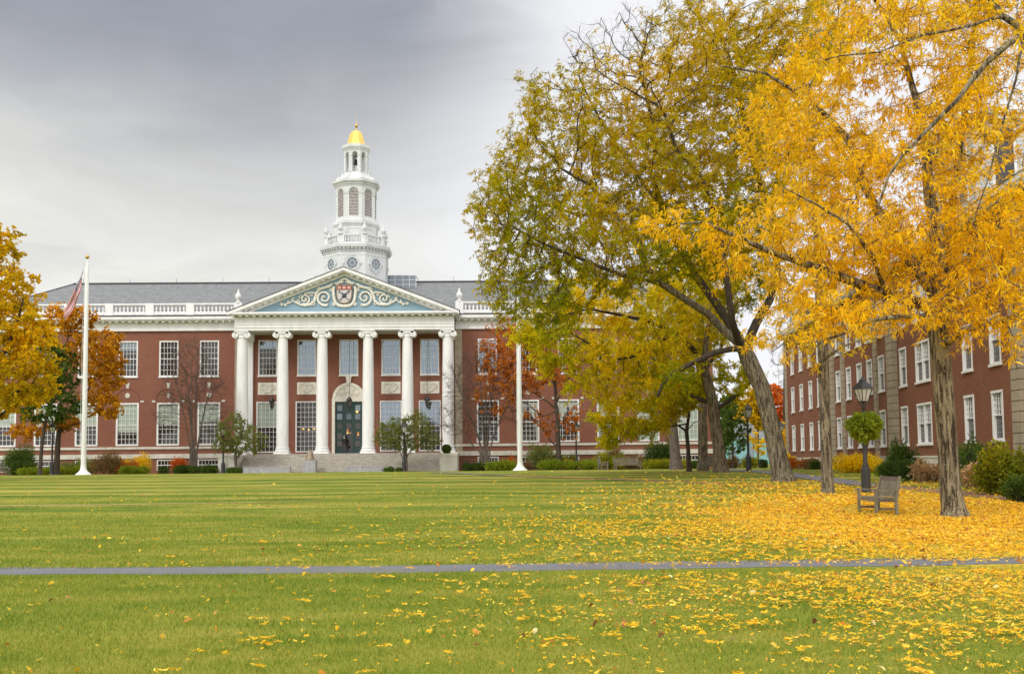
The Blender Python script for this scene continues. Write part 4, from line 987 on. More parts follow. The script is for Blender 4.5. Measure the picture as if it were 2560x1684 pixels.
def pl(Y, *pts):      # polyline from picture positions (px, py[, depth offset])
    return [at(p[0], p[1], Y+(p[2] if len(p) > 2 else 0)) for p in pts]
def gl(px, Y): z = gz(Y); a = at(px, 1150, Y); return Vector((a.x, Y, z))
def lin(a, b_, n): return [a+(b_-a)*i/(n-1) for i in range(n)]
# ---- A: big leaning honey locust
Y = 49
pA = [gl(1958, Y)]+pl(Y, (1940, 1120), (1925, 1050), (1905, 970), (1879, 915), (1860, 872))
limbsA = [(pA, [.48, .43, .40, .37, .34, .31], None),
  (pl(Y, (1860, 872), (1841, 852), (1810, 826), (1768, 783, -.5), (1715, 749, -1), (1650, 707, -1.5), (1619, 669, -1.5), (1590, 600, -2), (1530, 520, -2), (1470, 460, -2), (1400, 420, -2)), lin(.24, .05, 11), 0),
  (pl(Y, (1872, 890), (1868, 860), (1891, 806), (1925, 749, 1), (1945, 680, 1.5), (1935, 600, 2), (1905, 480, 2), (1870, 350, 2), (1840, 200, 2), (1800, 80, 2)), lin(.25, .06, 10), 0),
  (pl(Y, (1860, 872), (1845, 840), (1791, 760, 1), (1740, 690, 1), (1690, 600, 1), (1655, 520, 1), (1625, 421, 1), (1638, 383, 1), (1627, 287, 1), (1600, 180, 1)), lin(.24, .05, 10), 0),
  (pl(Y, (1858, 872), (1830, 872, -1), (1790, 880, -1.5), (1750, 898, -2), (1715, 915, -2), (1675, 938, -2), (1655, 962, -2), (1645, 990, -2)), lin(.15, .07, 8), 0),
  (pl(Y, (1850, 870), (1830, 800, -2), (1814, 680, -3), (1800, 575, -3), (1753, 440, -3), (1692, 375, -3), (1660, 280, -3)), lin(.18, .05, 7), 0),
  (pl(Y, (1650, 707, -1.5), (1560, 690, -3), (1460, 650, -3), (1360, 610, -3), (1270, 560, -3)), lin(.10, .03, 5), 1),
  (pl(Y, (1530, 520, -2), (1450, 540, 0), (1360, 510, 1), (1280, 470, 1), (1220, 480, 1)), lin(.08, .03, 5), 1),
  (pl(Y, (1655, 520, 1), (1580, 420, 3), (1500, 300, 3), (1450, 200, 3)), lin(.09, .03, 4), 3)]
blA = [(1560, 250, 170, 170, Y, 6), (1420, 340, 160, 150, Y-1, 5), (1290, 500, 120, 130, Y-1, 4.5), (1235, 560, 70, 90, Y-1, 3), (1300, 650, 110, 100, Y-2, 4), (1260, 740, 60, 90, Y-2, 3), (1440, 600, 150, 140, Y-2, 5),
       (1600, 450, 170, 150, Y, 6), (1560, 640, 160, 110, Y-2, 5), (1700, 180, 150, 150, Y+1, 6), (1790, 330, 150, 200, Y+1, 6), (1740, 560, 130, 150, Y, 5), (1850, 130, 120, 130, Y+2, 5), (1860, 600, 90, 200, Y+2, 4), (1480, 130, 90, 80, Y, 3), (1960, 130, 140, 130, Y+3, 5, 1.3), (1700, 60, 110, 70, Y+2, 4), (1950, 340, 110, 120, Y+3, 4), (1930, 520, 80, 90, Y+3, 4), (2080, 80, 80, 90, Y+4, 4), (1560, 80, 60, 50, Y, 3),
       (1380, 780, 90, 60, Y-2, 3), (1330, 230, 60, 60, Y, 3), (1180, 540, 30, 60, Y-1, 2), (1690, 950, 70, 40, Y-2, 2)]
def bareA(P):
    z = P[:, 2]; x = P[:, 0]; return (np.clip((z-15.5)/8, 0, .55)+np.clip((z-19.5)/2.5, 0, .42))*np.clip((9.8-x)/3.5, .10, 1)+np.clip((-1.2-x)/5, 0, .3)
tree('honey_locust_tree', 'tall leaning locust with olive and mustard leaves, trunk right of the middle lamp post', 'tree', limbsA, blA, 12500, .54, .0125, 'bark_locust', 'leaf_olive', tpn=2.8, lpt=19, LL=(.13, .22), LW=(.038, .058), seed=11, limb_bark='bark_dark', kill=1.25, infl=14, bare=bareA, twig_r=.0065, tl=(.4, .95))
# ---- B: second locust behind
Y = 63
pB = [gl(1802, Y)]+pl(Y, (1797, 1120), (1788, 1060), (1782, 1005), (1770, 960), (1762, 930))
limbsB = [(pB, [.40, .36, .34, .33, .30, .28], None),
  (pl(Y, (1784, 1005), (1765, 1003), (1745, 996), (1725, 986), (1705, 970), (1690, 958), (1660, 940)), [.15, .14, .13, .12, .11, .10, .06], 0),
  (pl(Y, (1786, 1030), (1797, 1018), (1815, 1006), (1834, 992), (1855, 975), (1870, 959), (1890, 935)), [.15, .14, .13, .13, .12, .12, .07], 0),
  (pl(Y, (1770, 945), (1753, 900), (1735, 875), (1703, 841, -1), (1653, 815, -2), (1596, 797, -3), (1540, 785, -3), (1473, 772, -3), (1400, 790, -3)), lin(.19, .05, 9), 0),
  (pl(Y, (1762, 930), (1765, 850), (1780, 760, 1), (1770, 650, 2), (1750, 560, 2)), lin(.20, .06, 5), 0),
  (pl(Y, (1766, 940), (1775, 905), (1800, 880, 2), (1815, 830, 3), (1830, 760, 3)), lin(.13, .05, 5), 0),
  (pl(Y, (1700, 839, -1), (1640, 850, -4), (1590, 890, -5), (1530, 900, -5), (1460, 850, -5), (1420, 830, -5)), lin(.11, .04, 6), 3)]
blB = [(1480, 900, 110, 70, Y-4, 4), (1390, 880, 80, 55, Y-4, 4), (1330, 830, 70, 50, Y-4, 3), (1600, 880, 120, 90, Y-3, 5), (1550, 970, 130, 50, Y-3, 4), (1480, 960, 80, 45, Y-4, 3), (1660, 950, 80, 60, Y-1, 4), (1650, 780, 150, 90, Y, 5), (1480, 760, 140, 70, Y-1, 5), (1750, 800, 110, 100, Y+2, 5), (1840, 950, 50, 60, Y, 3), (1760, 650, 140, 120, Y+2, 5), (1700, 890, 60, 60, Y, 3), (1600, 1010, 80, 25, Y-2, 3)]
tree('honey_locust_tree', 'dark forked trunk with yellow green leaves, between the leaning tree and the weathered bench', 'tree', limbsB, blB, 5200, .7, .011, 'bark_locust', 'leaf_olive_b', tpn=3.4, lpt=22, LL=(.17, .28), LW=(.05, .075), seed=12, limb_bark='bark_dark', kill=1.25, infl=14, twig_r=.009, tl=(.4, 1.))
# ---- C: straight trunk behind B, E: pale broad trunk, D: small leaning one
Y = 70; tree('honey_locust_tree', 'straight grey trunk standing just left of the dark forked tree', 'tree',
  [([gl(1757, Y)]+pl(Y, (1757, 1100), (1756, 1020), (1754, 940), (1752, 860), (1750, 760)), [.33, .32, .31, .30, .27, .2], None), (pl(Y, (1754, 930), (1720, 850), (1690, 760), (1670, 680)), lin(.16, .06, 4), 0)],
  [(1700, 700, 120, 100, Y, 5), (1800, 690, 110, 110, Y, 5)], 500, .9, .014, 'bark_locust', 'leaf_olive_b', tpn=2.4, lpt=8, LL=(.18, .28), LW=(.05, .07), seed=13, infl=14, twig_r=.01)
Y = 80; tree('honey_locust_tree', 'pale broad trunk at the hall wall behind the dark green bush, crown overhead in yellow', 'tree',
  [([gl(1690, Y)]+pl(Y, (1685, 1100), (1680, 1040), (1672, 980), (1668, 900), (1660, 820)), [.42, .38, .37, .36, .34, .25], None), (pl(Y, (1668, 920), (1620, 860), (1570, 820)), lin(.16, .06, 3), 0)],
  [(1600, 850, 110, 80, Y, 5), (1680, 780, 120, 90, Y, 5), (1520, 830, 60, 50, Y, 3)], 500, .9, .014, 'bark_grey', 'leaf_gold_far', tpn=2.4, lpt=8, LL=(.18, .3), LW=(.06, .08), seed=14, infl=16, twig_r=.01)
Y = 66; tree('small_tree', 'small young tree with long low branches of golden leaves reaching left over the benches', 'tree',
  [([gl(1722, Y)]+pl(Y, (1720, 1120), (1716, 1078), (1722, 1040), (1720, 1000), (1718, 960)), [.15, .13, .125, .09, .08, .04], None),
   (pl(Y, (1716, 1078), (1700, 1066), (1680, 1055), (1655, 1035), (1630, 1010), (1600, 1000)), lin(.08, .02, 6), 0), (pl(Y, (1690, 1062), (1650, 1072), (1610, 1075), (1570, 1080), (1530, 1090)), lin(.05, .015, 5), 0),
   (pl(Y, (1718, 1070), (1735, 1056), (1750, 1050)), lin(.04, .015, 3), 0)],
  [(1570, 1075, 70, 30, Y, 2), (1520, 1105, 40, 18, Y, 1.5), (1500, 1040, 35, 22, Y, 1.5), (1630, 1060, 60, 30, Y, 2), (1640, 1015, 60, 25, Y, 2), (1700, 1000, 50, 45, Y, 2), (1740, 970, 40, 40, Y, 2), (1560, 1010, 45, 14, Y, 1.5), (1535, 1010, 30, 16, Y, 1.3)], 1700, .40, .008, 'bark_dark', 'leaf_olive_b', tpn=3., lpt=22, LL=(.15, .24), LW=(.05, .07), seed=15, infl=6, twig_r=.007)
# ---- G: the near golden locust
Y = 26
pG = [gl(2382, Y)]+pl(Y, (2376, 1220), (2368, 1100), (2360, 1000), (2352, 900), (2346, 830), (2345, 775))
limbsG = [(pG, [.245, .21, .195, .187, .183, .19, .195], None),
  (pl(Y, (2346, 790), (2327, 769), (2270, 750, -.3), (2215, 734, -.5), (2135, 705, -.8), (2055, 673, -1), (1960, 641, -1.2), (1896, 616, -1.3), (1832, 587, -1.5), (1760, 555, -1.5), (1690, 560, -1.5)), [.17, .165, .14, .13, .115, .10, .08, .065, .05, .035, .02], 0),
  (pl(Y, (2345, 775), (2340, 745), (2327, 721), (2272, 648, .3), (2231, 587, .5), (2193, 527, .7), (2156, 452, .8), (2118, 345, 1), (2068, 291, 1), (1984, 226, 1), (1915, 184, 1), (1800, 165, 1)), [.17, .16, .15, .14, .13, .12, .105, .09, .07, .055, .04, .02], 0),
  (pl(Y, (2346, 790), (2349, 720), (2350, 641), (2335, 540), (2323, 482), (2317, 402), (2313, 326), (2279, 211, .5), (2250, 100, .5), (2200, 20, .5), (2150, -60, .5)), [.22, .21, .19, .16, .14, .12, .10, .08, .06, .04, .03], 0),
  (pl(Y, (2348, 700), (2375, 560, 1.5), (2398, 364, 2), (2420, 230, 2), (2432, 126, 2), (2440, 0, 2), (2440, -80, 2)), lin(.13, .03, 7), 3),
  (pl(Y, (2350, 870), (2375, 850, -.5), (2400, 830, -.8), (2438, 815, -1), (2518, 800, -1.3), (2600, 770, -1.5), (2680, 740, -1.5)), lin(.12, .03, 7), 0),
  (pl(Y, (2347, 740), (2380, 700, .5), (2440, 620, 1), (2500, 560, 1.3), (2580, 500, 1.5)), lin(.12, .03, 5), 3),
  (pl(Y, (2346, 800), (2310, 790, -1.5), (2250, 790, -2.5), (2180, 800, -3), (2120, 830, -3), (2060, 850, -3), (1990, 860, -3)), lin(.08, .015, 7), 0),
  (pl(Y, (2215, 734, -.5), (2180, 640, -1.5), (2120, 560, -2), (2040, 510, -2.5), (1960, 470, -2.5)), lin(.06, .015, 5), 1)]
blG = [(2350, 560, 190, 150, Y, 3.2, 1.6), (2480, 660, 130, 130, Y-1, 2.5, 1.8), (2540, 620, 90, 60, Y, 2.5), (2570, 470, 60, 70, Y+1, 2, .25), (2200, 640, 150, 95, Y-.5, 2.5, 1.7), (2050, 600, 120, 80, Y-1, 2), (1930, 560, 110, 75, Y-1.3, 1.8, .6), (2150, 440, 150, 120, Y+.3, 2.5), (2020, 380, 130, 130, Y+.5, 2.2, .6), (1960, 230, 120, 90, Y+.8, 2.2, .35),
       (2300, 330, 170, 150, Y+.3, 3), (2450, 300, 150, 170, Y+1.5, 3), (2280, 120, 180, 130, Y+.5, 3), (2460, 90, 160, 120, Y+1.5, 3), (2120, 130, 150, 120, Y+1, 2.6, .7), (2540, 270, 80, 90, Y+1, 2.5), (2420, 790, 130, 70, Y-1, 1.8), (2250, 790, 110, 55, Y-2, 1.5), (2110, 790, 90, 50, Y-3, 1.3), (2520, 780, 70, 60, Y-1.3, 1.5), (1780, 575, 90, 55, Y-1.5, 1.3, .45), (1830, 660, 70, 45, Y-1.3, 1.2, .7), (1640, 560, 60, 50, Y-1.5, 1.2, .5), (2010, 720, 90, 60, Y-1.5, 1.5), (1985, 850, 50, 40, Y-3, 1), (2540, 900, 30, 50, Y-1.5, .8), (2500, -60, 200, 80, Y, 3), (2250, -60, 200, 70, Y, 3)]
tree('honey_locust_tree', 'golden yellow tree with a thick furrowed trunk standing right of the near bench', 'tree', limbsG, blG, 9500, .34, .0075, 'bark_near', 'leaf_gold', tpn=2.6, lpt=15, LL=(.08, .19), LW=(.020, .038), cut=1.6, seed=21, kill=1.2, infl=6, twig_r=.0042, tl=(.3, .65), trunk_seg=20, droop=.45, leafdown=.75, flare=1.5)
# ---- F: slim golden tree left of the near lamp
Y = 37
limbsF = [([gl(2068, Y)]+pl(Y, (2067, 1180), (2064, 1080), (2060, 980), (2058, 900), (2052, 800), (2046, 700), (2040, 560), (2035, 420), (2030, 300)), [.24, .205, .20, .195, .185, .16, .14, .11, .08, .05], None),
  (pl(Y, (2056, 900), (2085, 880, -1), (2110, 865, -1.5), (2150, 850, -2), (2200, 845, -2)), lin(.06, .015, 5), 0), (pl(Y, (2052, 800), (2010, 740), (1960, 700), (1930, 660)), lin(.08, .02, 4), 0), (pl(Y, (2050, 760), (2100, 660), (2140, 560), (2150, 420)), lin(.09, .03, 4), 0),
  (pl(Y, (2058, 880), (2020, 850, 1), (1970, 850, 1), (1930, 880, 1)), lin(.05, .015, 4), 0)]
blF = [(2000, 860, 70, 45, Y, 1.8), (2060, 780, 90, 70, Y, 2.5), (1960, 760, 60, 70, Y, 2), (2130, 870, 70, 25, Y-1.5, 1.3), (2060, 640, 120, 100, Y, 3), (1990, 500, 110, 120, Y, 3), (2080, 420, 120, 130, Y, 3), (1930, 330, 100, 120, Y, 3), (2040, 230, 120, 120, Y, 3), (1900, 860, 40, 40, Y, 1.5), (1950, 650, 70, 70, Y, 2)]
tree('honey_locust_tree', 'slim straight trunk with golden leaves between the leaning tree and the near lamp post', 'tree', limbsF, blF, 2100, .5, .008, 'bark_locust', 'leaf_gold_far', tpn=2.8, lpt=13, LL=(.13, .22), LW=(.038, .055), seed=22, kill=1.25, infl=8, twig_r=.006, flare=1.15)
# ---- H: tree whose branches enter from the upper right corner
Y = 18
limbsH = [([gl(2790, Y)]+pl(Y, (2780, 900), (2760, 600), (2740, 350), (2700, 180), (2640, 110)), [.28, .26, .24, .2, .15, .12], None),
  (pl(Y, (2660, 130), (2600, 100), (2560, 84, -.3), (2520, 110, -.4), (2470, 153, -.5), (2430, 200, -.5), (2394, 249, -.6), (2317, 326, -.6), (2260, 383, -.7), (2221, 441, -.8), (2198, 510, -.8)), lin(.075, .018, 11), 0),
  (pl(Y, (2650, 120), (2600, 90), (2551, 69, .2), (2530, 55, .2), (2509, 42, .2), (2490, 15, .2), (2470, -10, .2), (2440, -60, .2)), lin(.075, .04, 8), 0),
  (pl(Y, (2500, 40, .2), (2440, 60, -.3), (2380, 75, -.5), (2300, 90, -.8), (2200, 130, -1), (2100, 140, -1.2), (2060, 150, -1.2)), lin(.03, .009, 7), 2),
  (pl(Y, (2560, 84, -.3), (2540, 200, -.8), (2500, 330, -1), (2470, 450, -1), (2430, 560, -1)), lin(.028, .008, 5), 1)]
blH = [(2300, 60, 180, 70, Y-.8, 1.2), (2480, 30, 120, 80, Y, 1.4), (2540, 200, 60, 110, Y-.5, 1.2), (2150, 120, 130, 50, Y-1.1, .9), (2440, 380, 50, 100, Y-1, .8), (2300, 380, 80, 70, Y-.7, .7), (2640, 400, 60, 200, Y, 1.2), (2560, 900, 30, 50, Y-.5, .6), (2560, 760, 40, 90, Y-.5, .8)]
tree('honey_locust_tree', 'bare brown limbs with sparse golden leaves reaching in at the upper right corner', 'tree', limbsH, blH, 1300, .27, .004, 'bark_near', 'leaf_gold', tpn=1.6, lpt=3.2, LL=(.10, .18), LW=(.022, .035), seed=23, kill=1.25, infl=4, twig_r=.003, tl=(.2, .5), droop=.5, leafdown=.8)
# ---- left side
Y = 62
limbsL = [([gl(-40, Y)]+pl(Y, (-38, 1080), (-30, 1000), (-25, 900), (-20, 780), (-20, 660)), [.42, .38, .36, .32, .24, .14], None),
  (pl(Y, (-33, 1030), (0, 1000), (40, 980), (80, 960)), lin(.14, .05, 4), 0), (pl(Y, (-30, 980), (0, 900), (40, 820), (60, 740)), lin(.16, .05, 4), 0), (pl(Y, (-34, 1060), (-5, 1045), (20, 1020), (45, 1000)), lin(.1, .03, 4), 0)]
blL = [(-30, 640, 50, 80, Y, 4), (5, 600, 38, 55, Y, 3), (-30, 780, 90, 120, Y, 5), (25, 730, 45, 80, Y, 4), (40, 850, 80, 90, Y, 5), (95, 900, 40, 70, Y, 3), (60, 960, 70, 60, Y, 4), (-10, 950, 80, 80, Y, 5), (10, 1020, 60, 40, Y, 3), (75, 820, 45, 50, Y, 3)]
tree('yellow_tree', 'large mustard yellow tree at the left edge, crown rising above the hall roof', 'tree', limbsL, blL, 2300, .6, .011, 'bark_dark', 'leaf_mustard', tpn=3.2, lpt=18, LL=(.12, .2), LW=(.09, .14), seed=31, kill=1.2, infl=10, twig_r=.008, segs=1, droop=.2)
Y = 91
limbsM = [([gl(141, Y)]+pl(Y, (143, 1140), (145, 1100), (149, 1065), (152, 1030)), [.27, .24, .22, .20, .16], None), (pl(Y, (148, 1080), (170, 1068), (195, 1058), (230, 1035)), lin(.08, .03, 4), 0), (pl(Y, (150, 1060), (162, 1040), (185, 1015), (230, 960), (260, 900)), lin(.12, .04, 5), 0),
  (pl(Y, (148, 1075), (125, 1060), (105, 1040), (80, 1030)), lin(.07, .03, 4), 0), (pl(Y, (152, 1030), (150, 960), (160, 880), (180, 810)), lin(.13, .04, 4), 0)]
blM1 = [(235, 880, 60, 60, Y, 3.5), (190, 800, 55, 40, Y, 3), (265, 930, 45, 60, Y, 3), (280, 1020, 28, 35, Y, 2), (245, 1000, 45, 45, Y, 2.5), (150, 790, 40, 30, Y, 2), (285, 860, 25, 40, Y, 2), (170, 1060, 40, 20, Y+.5, 2), (60, 1080, 50, 20, Y, 2), (300, 900, 15, 18, Y, 1)]
tree('oak_tree', 'orange oak behind the left flagpole, its dark forked trunk rising from the hedge', 'tree', limbsM, blM1, 1500, .55, .011, 'bark_dark', 'leaf_orange', tpn=3., lpt=13, LL=(.13, .22), LW=(.11, .17), seed=32, kill=1.2, infl=9, twig_r=.008, segs=1, droop=.2)
Y = 88
tree('green_tree', 'dark green tree squeezed between the mustard yellow tree and the orange oak', 'tree',
  [([gl(100, Y)]+pl(Y, (104, 1120), (112, 1060), (130, 1000), (140, 930)), [.16, .14, .12, .1, .06], None), (pl(Y, (112, 1060), (90, 1040), (70, 1020)), lin(.06, .02, 3), 0)],
  [(150, 930, 50, 70, Y, 2.5), (120, 870, 40, 50, Y, 2.5), (100, 1030, 50, 40, Y, 2), (160, 1010, 50, 45, Y, 2), (70, 1000, 50, 35, Y, 2)], 900, .55, .01, 'bark_dark', 'leaf_green', tpn=3., lpt=15, LL=(.12, .2), LW=(.10, .15), seed=33, kill=1.2, infl=8, twig_r=.008, segs=1, droop=.2)
# ---- bare multi-stemmed trees
def bare_tree(px, Y, stems, blobs, n, label, seed, group, step=.42, tip=.010):
    g0 = gl(px, Y); limbs = []
    for i, (bx_, pts) in enumerate(stems): limbs.append(([g0+Vector((bx_, 0, 0))]+pl(Y, *pts), lin(.13 if i < 3 else .09, .03, len(pts)+1), None))
    return tree('bare_tree', label, 'tree', limbs, blobs, n, step, tip, 'bark_grey', None, tpn=4.2, seed=seed, infl=5, twig_r=.008, tl=(.7, 1.9), group=group, lead=1.3, wig=.12, jit=.10, trop=.3, flare=1.1)
bare_tree(482, 97, [(-.1, [(481, 1120), (476, 1050), (470, 980), (462, 920)]), (.1, [(486, 1120), (488, 1050), (490, 970), (492, 900), (490, 860)]), (.25, [(492, 1130), (502, 1070), (515, 1010), (530, 960)]), (-.2, [(476, 1120), (465, 1060), (452, 1000), (440, 950)]), (0, [(480, 1110), (480, 1000), (478, 900)])],
  [(475, 900, 50, 70, 97, 2.5), (440, 980, 40, 60, 97, 2.5), (520, 980, 50, 60, 97, 2.5), (480, 960, 60, 100, 97, 3), (410, 1040, 30, 40, 97, 1.5), (550, 1060, 30, 50, 97, 1.5)], 1600, 'leafless grey many stemmed tree in front of the left wing windows', 41, None)
bare_tree(1213, 96, [(-.2, [(1205, 1130), (1195, 1090), (1180, 1050), (1160, 1000), (1140, 950)]), (0, [(1211, 1120), (1208, 1060), (1205, 1000), (1200, 940)]), (.2, [(1218, 1120), (1222, 1060), (1228, 1000), (1235, 940)]), (.35, [(1224, 1125), (1238, 1080), (1255, 1040), (1275, 1000)]), (-.35, [(1200, 1130), (1180, 1110), (1155, 1080), (1130, 1050)]), (.1, [(1214, 1110), (1216, 1040), (1215, 960)])],
  [(1150, 960, 45, 60, 96, 2.5), (1200, 920, 60, 60, 96, 3), (1250, 960, 50, 70, 96, 2.5), (1125, 1040, 35, 60, 96, 2), (1285, 1020, 40, 60, 96, 2), (1200, 1030, 70, 70, 96, 3)], 1800, 'leafless spreading tree with many stems between the portico pier and the right flagpole', 42, None)
# rust orange tree right of the right flagpole
Y = 94
limbsR = [([gl(1397, Y)]+pl(Y, (1396, 1120), (1394, 1080), (1394, 1040), (1390, 1010), (1388, 960), (1385, 900)), [.25, .22, .21, .20, .16, .11, .05], None),
  (pl(Y, (1391, 1022), (1370, 1005), (1340, 985), (1310, 965), (1280, 955)), lin(.09, .02, 5), 0), (pl(Y, (1392, 1030), (1355, 1040), (1320, 1010), (1270, 990), (1240, 975)), lin(.07, .02, 5), 0),
  (pl(Y, (1392, 1010), (1400, 985), (1420, 950), (1440, 930)), lin(.08, .02, 4), 0), (pl(Y, (1396, 1075), (1410, 1050), (1435, 1020), (1455, 1000)), lin(.07, .02, 4), 0),
  (pl(Y, (1396, 1120), (1375, 1100), (1355, 1070), (1335, 1048), (1310, 1030)), lin(.08, .02, 5), 0), (pl(Y, (1389, 980), (1380, 940), (1375, 900), (1370, 860)), lin(.09, .03, 4), 0)]
blR = [(1250, 880, 55, 60, Y, 2.5), (1290, 950, 70, 45, Y, 3), (1260, 820, 35, 40, Y, 2), (1330, 920, 60, 50, Y, 3), (1220, 960, 35, 25, Y, 1.8), (1400, 920, 50, 60, Y, 3), (1340, 1045, 35, 20, Y, 1.5), (1240, 1030, 28, 16, Y, 1.2), (1370, 1070, 30, 18, Y, 1.2), (1430, 1050, 30, 40, Y, 2), (1300, 860, 50, 50, Y, 2.5), (1230, 920, 40, 40, Y, 2), (1200, 1000, 20, 14, Y, 1)]
tree('oak_tree', 'sparse rust orange tree behind the right flagpole, its trunk before the curtained windows', 'tree', limbsR, blR, 1700, .5, .011, 'bark_dark', 'leaf_rust', tpn=3., lpt=8, LL=(.13, .22), LW=(.10, .15), seed=43, kill=1.2, infl=9, twig_r=.008, segs=1, bare=lambda P: np.full(len(P), .25), droop=.2)
# crabapples before the portico
for (px, Y, lim, bl, lb, sd_) in (
  (592, 96, [[(588, 1140), (590, 1120), (600, 1090), (612, 1060)], [(598, 1140), (606, 1128), (620, 1110)], [(590, 1130), (575, 1110), (562, 1090)]], [(590, 1080, 55, 40, 96, 2), (635, 1105, 38, 30, 96, 1.6), (555, 1100, 30, 35, 96, 1.5), (600, 1120, 45, 18, 96, 1.5), (585, 1040, 18, 18, 96, 1)], 'small green apple tree covering the left end of the portico steps', 51),
  (1016, 95, [[(1015, 1140), (1015, 1120), (1010, 1090), (1005, 1060)], [(1018, 1140), (1030, 1120), (1050, 1108)], [(1008, 1150), (1000, 1125), (990, 1110)]], [(985, 1080, 55, 38, 95, 2), (1040, 1070, 50, 42, 95, 2), (1075, 1100, 30, 28, 95, 1.5), (1010, 1110, 70, 22, 95, 1.8), (950, 1095, 22, 22, 95, 1), (1045, 1045, 20, 25, 95, 1)], 'small green apple tree behind the lamp post right of the entrance door', 52)):
    limbs = [([gl(px, Y)]+pl(Y, *lim[0]), [.14, .12, .1, .07, .03], None)]+[(pl(Y, (px, 1150), *l), lin(.07, .02, len(l)+1), 0) for l in lim[1:]]
    tree('apple_tree', lb, 'tree', limbs, bl, 1300, .32, .007, 'bark_grey', 'leaf_crab', tpn=3.2, lpt=9, LL=(.08, .13), LW=(.05, .08), seed=sd_, infl=4, twig_r=.007, tl=(.25, .6), segs=1, flare=1.1, group=None)
# trees far behind, in the gap
def far_tree(px, Y, base_py, blobs, leaf, label, seed, n=700, LL=(.2, .35), lw=(.16, .26), name='far_tree', r=.16, tp=2.8, lp=14):
    b0 = at(px, base_py, Y); top = min(b_[1] for b_ in blobs)
    b0.z = gz(Y); limbs = [([b0]+pl(Y, (px, (base_py+top)/2), (px, top+10)), [r, r*.8, r*.3], None)]
    return tree(name, label, 'tree', limbs, blobs, n, .6, .014, 'bark_dark', leaf, tpn=tp, lpt=lp, LL=LL, LW=lw, seed=seed, infl=12, twig_r=.010, segs=1, droop=.2)
far_tree(1832, 92, 1165, [(1830, 1060, 45, 60, 92, 2.5), (1850, 1100, 30, 35, 92, 2), (1810, 1100, 22, 40, 92, 2)], 'leaf_green', 'young bright green tree behind the middle lamp post', 61, 700, (.12, .2), (.09, .14), 'green_tree', .09)
far_tree(1896, 108, 1165, [(1895, 1110, 22, 26, 108, 1.5), (1885, 1095, 18, 20, 108, 1.5), (1905, 1130, 15, 20, 108, 1)], 'leaf_yellow', 'small golden sapling between the middle lamp post and the leaning trunk', 62, 350, (.12, .2), (.1, .15), 'yellow_sapling', .06)
far_tree(1945, 125, 1150, [(1940, 990, 26, 32, 125, 3), (1950, 1040, 28, 40, 125, 3), (1925, 1020, 18, 30, 125, 2)], 'leaf_redorange', 'red orange tree beyond the far corner of the residence', 63, 500, (.2, .3), (.15, .25), 'maple_tree')
far_tree(1955, 112, 1160, [(1950, 1090, 24, 40, 112, 2), (1955, 1130, 22, 25, 112, 2)], 'leaf_gold_far', 'bushy orange yellow tree against the far corner of the residence', 64, 400, (.18, .28), (.14, .22), 'yellow_tree')
far_tree(1895, 140, 1160, [(1890, 1000, 45, 35, 140, 3), (1870, 1030, 35, 30, 140, 3), (1900, 1050, 20, 30, 140, 2)], 'leaf_mustard', 'olive yellow tree far behind the middle lamp post', 65, 450, (.25, .4), (.2, .3), 'olive_tree')
far_tree(1960, 118, 1150, [(1960, 900, 40, 90, 118, 3), (1965, 960, 35, 40, 118, 3)], None, 'bare purple grey tree top showing above the red orange tree', 66, 900, name='bare_tree')
far_tree(1810, 165, 1160, [(1790, 1075, 40, 60, 165, 5), (1830, 1020, 50, 40, 165, 5), (1770, 1110, 30, 40, 165, 4)], 'leaf_green', 'grey green trees far away at the end of the path', 67, 420, (.3, .5), (.25, .4), 'green_tree')
far_tree(1982, 150, 1150, [(1975, 1060, 25, 60, 150, 4), (1990, 1000, 25, 40, 150, 4)], 'leaf_mustard', 'brown olive tree just beside the residence corner far behind', 68, 350, (.25, .4), (.2, .3), 'olive_tree')
